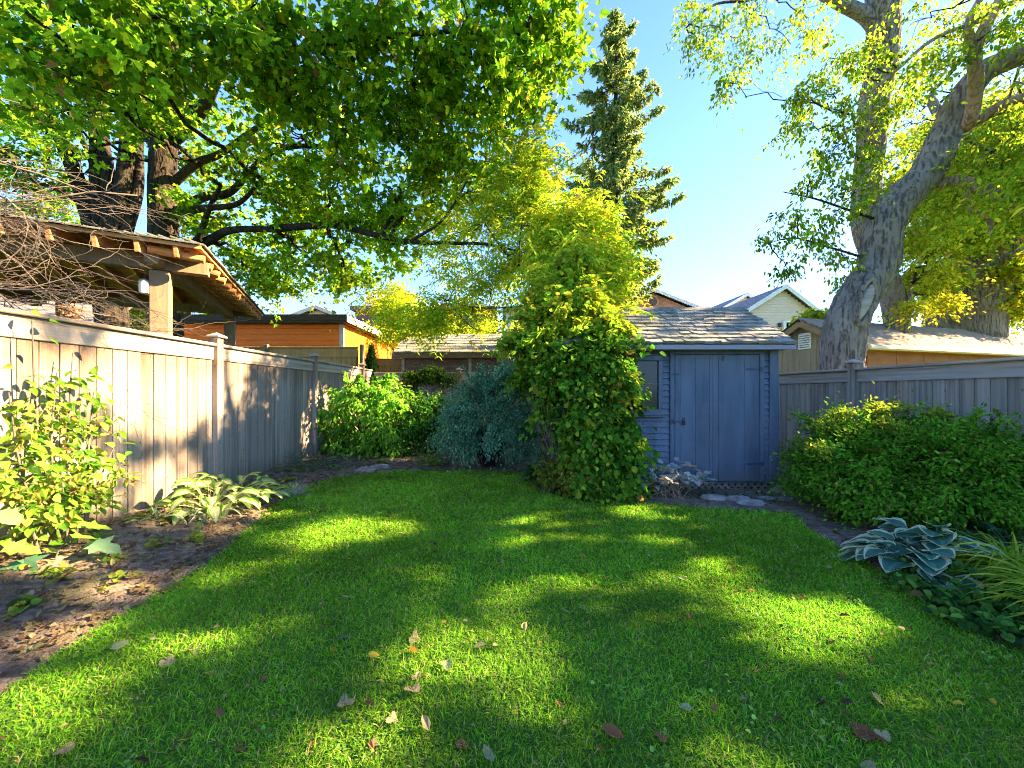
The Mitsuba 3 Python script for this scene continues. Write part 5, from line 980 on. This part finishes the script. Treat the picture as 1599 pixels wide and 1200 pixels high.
# low weeds and ground cover
wd = thing('weeds', 'scattered small green weeds on the soil of the left bed', 'weeds')
def scatter(n, poly):
    x0, y0, x1, y1 = poly.bounds; out = np.zeros((0, 2))
    while len(out) < n:
        q = np.column_stack([R.uniform(x0, x1, n * 2), R.uniform(y0, y1, n * 2)]); out = np.vstack([out, q[shapely.contains_xy(poly, q[:, 0], q[:, 1])]])
    return out[:n]
LEFTBED = Polygon([(-3.5, 2.0), (-3.5, 8.5), (-2.6, 8.5), (-1.0, 7.2), (-1.0, 6.6), (-2.6, 6.4), (-2.75, 4.5), (-2.25, 3.0), (-2.2, 1.6), (-2.6, 1.6)])
tags_kind = []
C2 = scatter(46, LEFTBED.buffer(-.12)); C = np.column_stack([C2, bed_height(C2[:, 0], C2[:, 1]) + .02])
tag(wd, kind='stuff'); 
scene_w = sprays(C, 16, .07, .055, ROUND, [(.14, .28, .04), (.26, .36, .05), (.09, .2, .03), (.40, .38, .06)], None, .1, .25, up=1.5)
obj('leaves', scene_w, 'leaf', wd, kind='stuff')
gc = thing('ground_cover', 'low dark green ground cover leaves spilling onto the lawn under the ornamental grass', 'ground cover')
C2 = scatter(80, Polygon([(2.62, 2.75), (2.5, 2.1), (2.62, 1.9), (3.3, 1.8), (3.4, 2.8)])); C = np.column_stack([C2, np.full(80, .07)])
obj('leaves', sprays(C, 22, .10, .052, ROUND, [(.05, .15, .03), (.08, .22, .035), (.03, .10, .03), (.13, .27, .04)], None, .2, .35, up=1.4), 'leaf', gc, kind='stuff')
pw = thing('periwinkle', 'low dark ground cover at the edge of the back bed between the shrubs', 'ground cover')
C2 = np.vstack([scatter(30, Polygon([(-1.8, 6.9), (-1.0, 6.75), (-.7, 7.2), (-1.6, 7.6)])), scatter(16, Polygon([(2.3, 4.62), (3.3, 4.5), (3.3, 4.85), (2.4, 4.9)]))]); C = np.column_stack([C2, np.full(len(C2), .06)])
obj('leaves', sprays(C, 14, .09, .04, OVAL, [(.05, .14, .04), (.09, .2, .05), (.03, .09, .03)], None, .2, .3, up=1.4), 'leaf', pw, kind='stuff')

# ------------------------------------------------------------------ stones, litter, fallen leaves, grass
def rock(c, r, seed):
    m = trimesh.creation.icosphere(3); v = np.array(m.vertices); n = meshkit.fbm(v * 1.4 + seed * 7.1, 4) - .5; cell = np.round(v * 1.3 + seed) * .12
    v = v * (1 + .65 * n)[:, None] + .25 * cell; return v * np.asarray(r) + np.asarray(c), np.array(m.faces)
for i, (px, py, w, h, lab) in enumerate(((570, 737, .16, .06, 'pale flat edging stone at the back lawn edge, left of its neighbour'), (590, 733, .18, .07, 'pale edging stone at the back lawn edge, right of its neighbour'), (1112, 781, .17, .05, 'long grey flat stone in front of the shed door, leftmost of the row'), (1150, 783, .15, .045, 'grey flat stone in the middle of the row in front of the shed'), (1172, 789, .16, .04, 'thin grey slab nearest the lawn in front of the shed'),
                                         (1216, 760, .07, .08, 'broken pale stone beside the right corner of the shed'), (1212, 770, .10, .05, 'small bluish stone at the foot of the shed corner'), (1196, 782, .12, .03, 'flat stone sunk in the soil right of the slab row'), (1222, 784, .10, .035, 'small pale stone between the slab row and the round bush'))):
    q = gp(px, py, .02); k = solo('edging_stone', rock((q[0], q[1], .03), (w, w * .55, h), i + 1), 'stone', lab, 'stone', smooth=True)
# the pale flower head that shows over the fence cap
fh = thing('dried_flower', 'tan dried flower heads poking above the left fence cap under the pavilion', 'flower')
q = at(112, 487, 4.3); obj('head', sprays(q + in_ball(16, .2) * V3(.09, .06, .08), 26, .05, .03, OVAL, [(.48, .30, .20), (.6, .42, .30), (.36, .2, .12)], None, .3, .8), 'leaf', fh, kind='stuff')
obj('stem', tube(spline([V3(q[0], q[1], -.05), V3(q[0] - .04, q[1], 1.0), q], 10), .01, 6), 'pale_twig', fh)
# leaf litter on the soil
BED = Polygon([(-3.55, 1.3), (-3.55, 10.4), (5.1, 10.4), (5.1, 1.3)]).difference(LAWN.buffer(-.05))
C2 = np.vstack([scatter(3600, LEFTBED.intersection(BED)), scatter(2600, BED), scatter(900, LAWN.boundary.buffer(.13).difference(LAWN.buffer(-.04)).intersection(Polygon([(-3.5, 1.5), (-3.5, 7), (.9, 7), (.9, 4), (-2, 2)])))])
P = np.column_stack([C2, np.maximum(bed_height(C2[:, 0], C2[:, 1]), 0) + R.uniform(.004, .022, len(C2))])
LIT_ = [(.18, .125, .08), (.14, .095, .065), (.27, .21, .13), (.09, .07, .055), (.36, .32, .16), (.26, .26, .10)]
lt = thing('leaf_litter', 'dry brown leaf litter covering the soil of the beds', 'leaf litter'); tag(lt, kind='stuff')
hm = LITS = joined([leaves(P[::2], rdir(len(P[::2])) * V3(1, 1, .3), V3(0, 0, 1) + rdir(len(P[::2])) * .5, R.uniform(.02, .06, len(P[::2])), MAPLE6, palette(len(P[::2]), LIT_, [.25, .2, .2, .15, .1, .1], .2)), leaves(P[1::2], rdir(len(P[1::2])) * V3(1, 1, .3), V3(0, 0, 1) + rdir(len(P[1::2])) * .5, R.uniform(.02, .055, len(P[1::2])), OVAL, palette(len(P[1::2]), LIT_, [.25, .2, .2, .15, .1, .1], .2))])
scene[lt] = mikit.ply(hm[:2], 'leaf', color=hm[2])
# fallen leaves, each its own thing
KINDS = {'p': ('pale', (.40, .35, .21)), 'g': ('grey green', (.26, .32, .20)), 'y': ('yellow', (.62, .48, .06)), 'o': ('orange', (.60, .30, .05)), 'b': ('brown', (.26, .13, .075)), 'd': ('dark brown', (.10, .06, .045))}
FALL = [(565, 776, 'g', 1), (636, 768, 'p', 1), (658, 765, 'p', 1), (713, 831, 'g', 1.3), (676, 850, 'd', .8), (466, 790, 'p', 1.2), (457, 806, 'y', 1), (430, 815, 'p', .8), (509, 799, 'd', 1.4), (780, 879, 'p', 1.3), (905, 871, 'o', 1), (856, 872, 'y', .7), (700, 876, 'd', .8), (545, 902, 'y', .9), (546, 933, 'p', 1), (570, 868, 'g', .9), (540, 871, 'y', .8), (525, 858, 'y', .9), (603, 850, 'p', .7),
        (653, 992, 'p', 1.2), (638, 1016, 'o', 1.1), (520, 1022, 'o', .8), (574, 1025, 'y', 1.1), (545, 992, 'g', 1.3), (690, 955, 'p', .9), (740, 938, 'b', .7), (875, 950, 'p', 1.4), (820, 989, 'p', 1.3), (760, 1010, 'p', 1.3), (778, 1006, 'p', 1.1), (731, 970, 'p', .7), (697, 976, 'y', .8), (696, 1035, 'g', 1), (656, 1048, 'p', .9), (645, 1066, 'p', .9), (655, 1082, 'p', 1.2), (863, 936, 'b', .7), (865, 909, 'p', .8),
        (170, 1018, 'g', 1.7), (240, 1004, 'g', .9), (258, 1037, 'p', 1.2), (303, 1009, 'p', 1), (332, 1055, 'y', 1.1), (340, 977, 'p', .9), (300, 997, 'd', .9), (256, 958, 'y', 1.1), (380, 909, 'p', .8), (300, 1143, 'b', 1.3), (345, 1122, 'b', 1.1), (370, 1166, 'b', 1), (275, 1167, 'd', 1.1), (415, 1136, 'b', .9), (115, 1170, 'p', 1.1), (200, 1192, 'd', 1.4), (405, 1063, 'b', .8), (440, 1070, 'p', .7), (528, 1101, 'p', 1.2), (620, 1120, 'p', 1), (570, 1095, 'd', .9),
        (670, 1146, 'p', 1.3), (710, 1158, 'b', 1.4), (583, 1150, 'p', 1), (726, 1156, 'b', .8), (584, 1174, 'b', .8), (770, 1197, 'g', 1.6), (870, 1097, 'b', .8), (1009, 868, 'p', 1.2), (1030, 874, 'y', .8), (1076, 867, 'y', .9), (1068, 862, 'b', .7), (1058, 901, 'g', 1.2), (962, 909, 'p', 1), (1053, 926, 'd', .7), (1140, 890, 'd', .9), (1151, 922, 'd', .9), (1169, 923, 'b', .8), (1258, 886, 'p', .9), (1290, 887, 'p', .8), (1338, 908, 'p', .9), (1246, 900, 'b', .8),
        (1245, 930, 'd', .9), (1310, 962, 'd', 1.1), (1295, 1000, 'd', 1), (1240, 938, 'p', .7), (1152, 1094, 'p', .9), (1318, 1053, 'b', .9), (1361, 1036, 'b', .9), (1304, 1070, 'p', .7), (1283, 1100, 'd', 1.2), (1315, 1098, 'd', 1.1), (1375, 1098, 'p', 1), (1330, 1118, 'b', 1), (1340, 1140, 'b', 1.4), (1353, 1158, 'b', 1.1), (1082, 1108, 'g', 1.2), (1120, 1117, 'b', .8), (975, 1163, 'b', 1.6), (1041, 1157, 'b', 1), (1205, 1118, 'd', .8), (1390, 1160, 'p', 1), (1345, 1190, 'p', 1.2), (1508, 1098, 'y', 1), (1440, 1040, 'b', .7), (1415, 985, 'p', .7), (1480, 1140, 'b', .8), (1555, 1100, 'y', .8)]
for k in range(70):
    x, y = scatter(1, LAWN.intersection(Polygon([(-2.6, 2.2), (-2.6, 6.3), (2.6, 6.3), (2.6, 2.2)])))[0]; FALL.append((CX + FOCAL * x / y, CY + FOCAL * EYE / y, 'ppgybbd'[int(R.integers(7))], R.uniform(.45, .8)))
def zone(x, y):
    col = 'far left' if x < -1.5 else ('left' if x < -.55 else ('middle' if x < .55 else ('right' if x < 1.4 else 'far right')))
    row = 'front' if y < 1.75 else ('near' if y < 2.3 else ('central' if y < 3.1 else ('rear' if y < 4.4 else 'farthest')))
    return f'in the {row} {col} part of the lawn'
CURL = {True: PALM, False: OVAL}
for px, py, kd, s in FALL:
    q = gp(px, py, .024); nm, col = KINDS[kd]; lobed = kd in 'pgb' and s > .9 and R.random() < .45; a = R.uniform(0, 6.283); sz = .050 * s * R.uniform(.85, 1.15) * (1.1 if lobed else 1)
    tpl = CURL[lobed]; v0 = tpl[0].copy(); cu = R.uniform(.1, .6) if lobed else R.uniform(.2, 1.3); v0[:, 2] = cu * (v0[:, 1]**2 * 2.2) + R.uniform(-.7, .5) * (v0[:, 0] - .5)**2 + R.normal(size=len(v0)) * (.02 if lobed else .05)
    v, f, c = leaves(q[None] + V3(0, 0, R.uniform(-.008, .012)), V3(math.cos(a), math.sin(a), R.normal() * .2)[None], (V3(0, 0, 1) + R.normal(size=3) * .45)[None], sz, (v0, tpl[1]), (np.array(col) * R.uniform(.8, 1.2))[None])
    k = obj('fallen_leaf', (v, f, c), 'leaf'); tag(k, f'{"tiny" if s < .68 else ("small" if s < 1.05 else "large")} {nm} {"lobed" if lobed else "oval"} fallen leaf lying {zone(q[0], q[1])}', 'fallen leaf', 'fallen leaves on the lawn')
k = key_of('dry_leaf_bits'); tag(k, 'tiny dry brown leaf bits and twigs sunk between the grass blades', 'leaf litter', kind='stuff')
C2 = scatter(520, LAWN.intersection(Polygon([(-2.6, 1.3), (-2.6, 6.3), (2.7, 6.3), (2.7, 1.3)]))); P = np.column_stack([C2, R.uniform(.016, .034, 520)])
v, f, c = leaves(P, rdir(520) * V3(1, 1, .4), V3(0, 0, 1) + rdir(520) * .6, R.uniform(.010, .030, 520), OVAL, palette(520, [(.20, .11, .06), (.30, .2, .1), (.10, .06, .045), (.42, .36, .16)])); scene[k] = mikit.ply((v, f), 'leaf', color=c)
# grass
def grass(n, y0, y1, L, w, wide=.35):
    lo, hi = -3.4, 3.4
    band = LAWN.buffer(.02).intersection(Polygon([(lo, y0), (hi, y0), (hi, y1), (lo, y1)])); q = scatter(n, band); q = q[(np.abs(q[:, 0]) < 1.42 * q[:, 1] + wide)]
    n = len(q); P = np.column_stack([q, np.full(n, .002)]); a = R.uniform(0, 6.283, n); tilt = R.uniform(.1, 1.15, n); l = L * R.uniform(.5, 1.25, n)
    pat = meshkit.fbm(np.column_stack([q * 1.7, 0 * q[:, 0]]), 3); pat2 = meshkit.fbm(np.column_stack([q * 9, 0 * q[:, 0]]), 2, seed=5); l *= .7 + .7 * pat2
    D = np.column_stack([np.cos(a) * np.sin(tilt), np.sin(a) * np.sin(tilt), np.cos(tilt)]); S = unit(np.cross(D, rdir(n)))
    bend = np.column_stack([np.cos(a), np.sin(a), -.5 + 0 * a]) * (l * R.uniform(.05, .35, n))[:, None]
    m = P + D * (l * .55)[:, None]; t = P + D * l[:, None] + bend; ww = (w * R.uniform(.7, 1.3, n))[:, None]
    v = np.stack([P - S * ww, P + S * ww, m + S * ww * .8, m - S * ww * .8, t], 1).reshape(-1, 3); f = (np.array([[0, 1, 2], [0, 2, 3], [3, 2, 4]])[None] + (np.arange(n) * 5)[:, None, None]).reshape(-1, 3)
    G = np.array([(.145, .38, .022), (.205, .46, .03), (.09, .29, .017), (.37, .53, .05)]); c = palette(n, G, [.34, .34, .22, .1]); c *= (.55 + .9 * np.clip(pat + .35 * (pat2 - .5), 0, 1))[:, None]
    dry = R.random(n) < .05 + .12 * np.clip(pat2 - .5, 0, 1); c[dry] = palette(int(dry.sum()), [(.42, .36, .16), (.5, .42, .2)])
    return v, f, np.repeat(np.clip(c, 0, 1), 5, 0)
gs = key_of('grass'); tag(gs, 'short mown green grass of the lawn with a few dry blades', 'grass', kind='stuff')
v, f, c = joined([grass(16000, .2, 1.2, .034, .003, 3.0), grass(98000, 1.2, 2.6, .032, .0018), grass(70000, 2.6, 3.8, .036, .0029), grass(56000, 3.8, 6.5, .042, .0043)])
scene[gs] = mikit.ply((v, f), 'grass_blade', color=c)
# clover in the turf
k = key_of('clover'); tag(k, 'small patches of round leaved clover growing in the lawn', 'clover', kind='stuff')
C2 = scatter(70, LAWN.buffer(-.1).intersection(Polygon([(-2.6, 1.3), (-2.6, 6.3), (2.6, 6.3), (2.6, 1.3)]))); C = np.column_stack([C2, np.full(70, .034)])
v, f, c = sprays(C, 30, .10, .016, ROUND, [(.10, .26, .05), (.18, .36, .07), (.07, .19, .03)], None, 0, .1, up=2.5); scene[k] = mikit.ply((v, f), 'grass_blade', color=c)
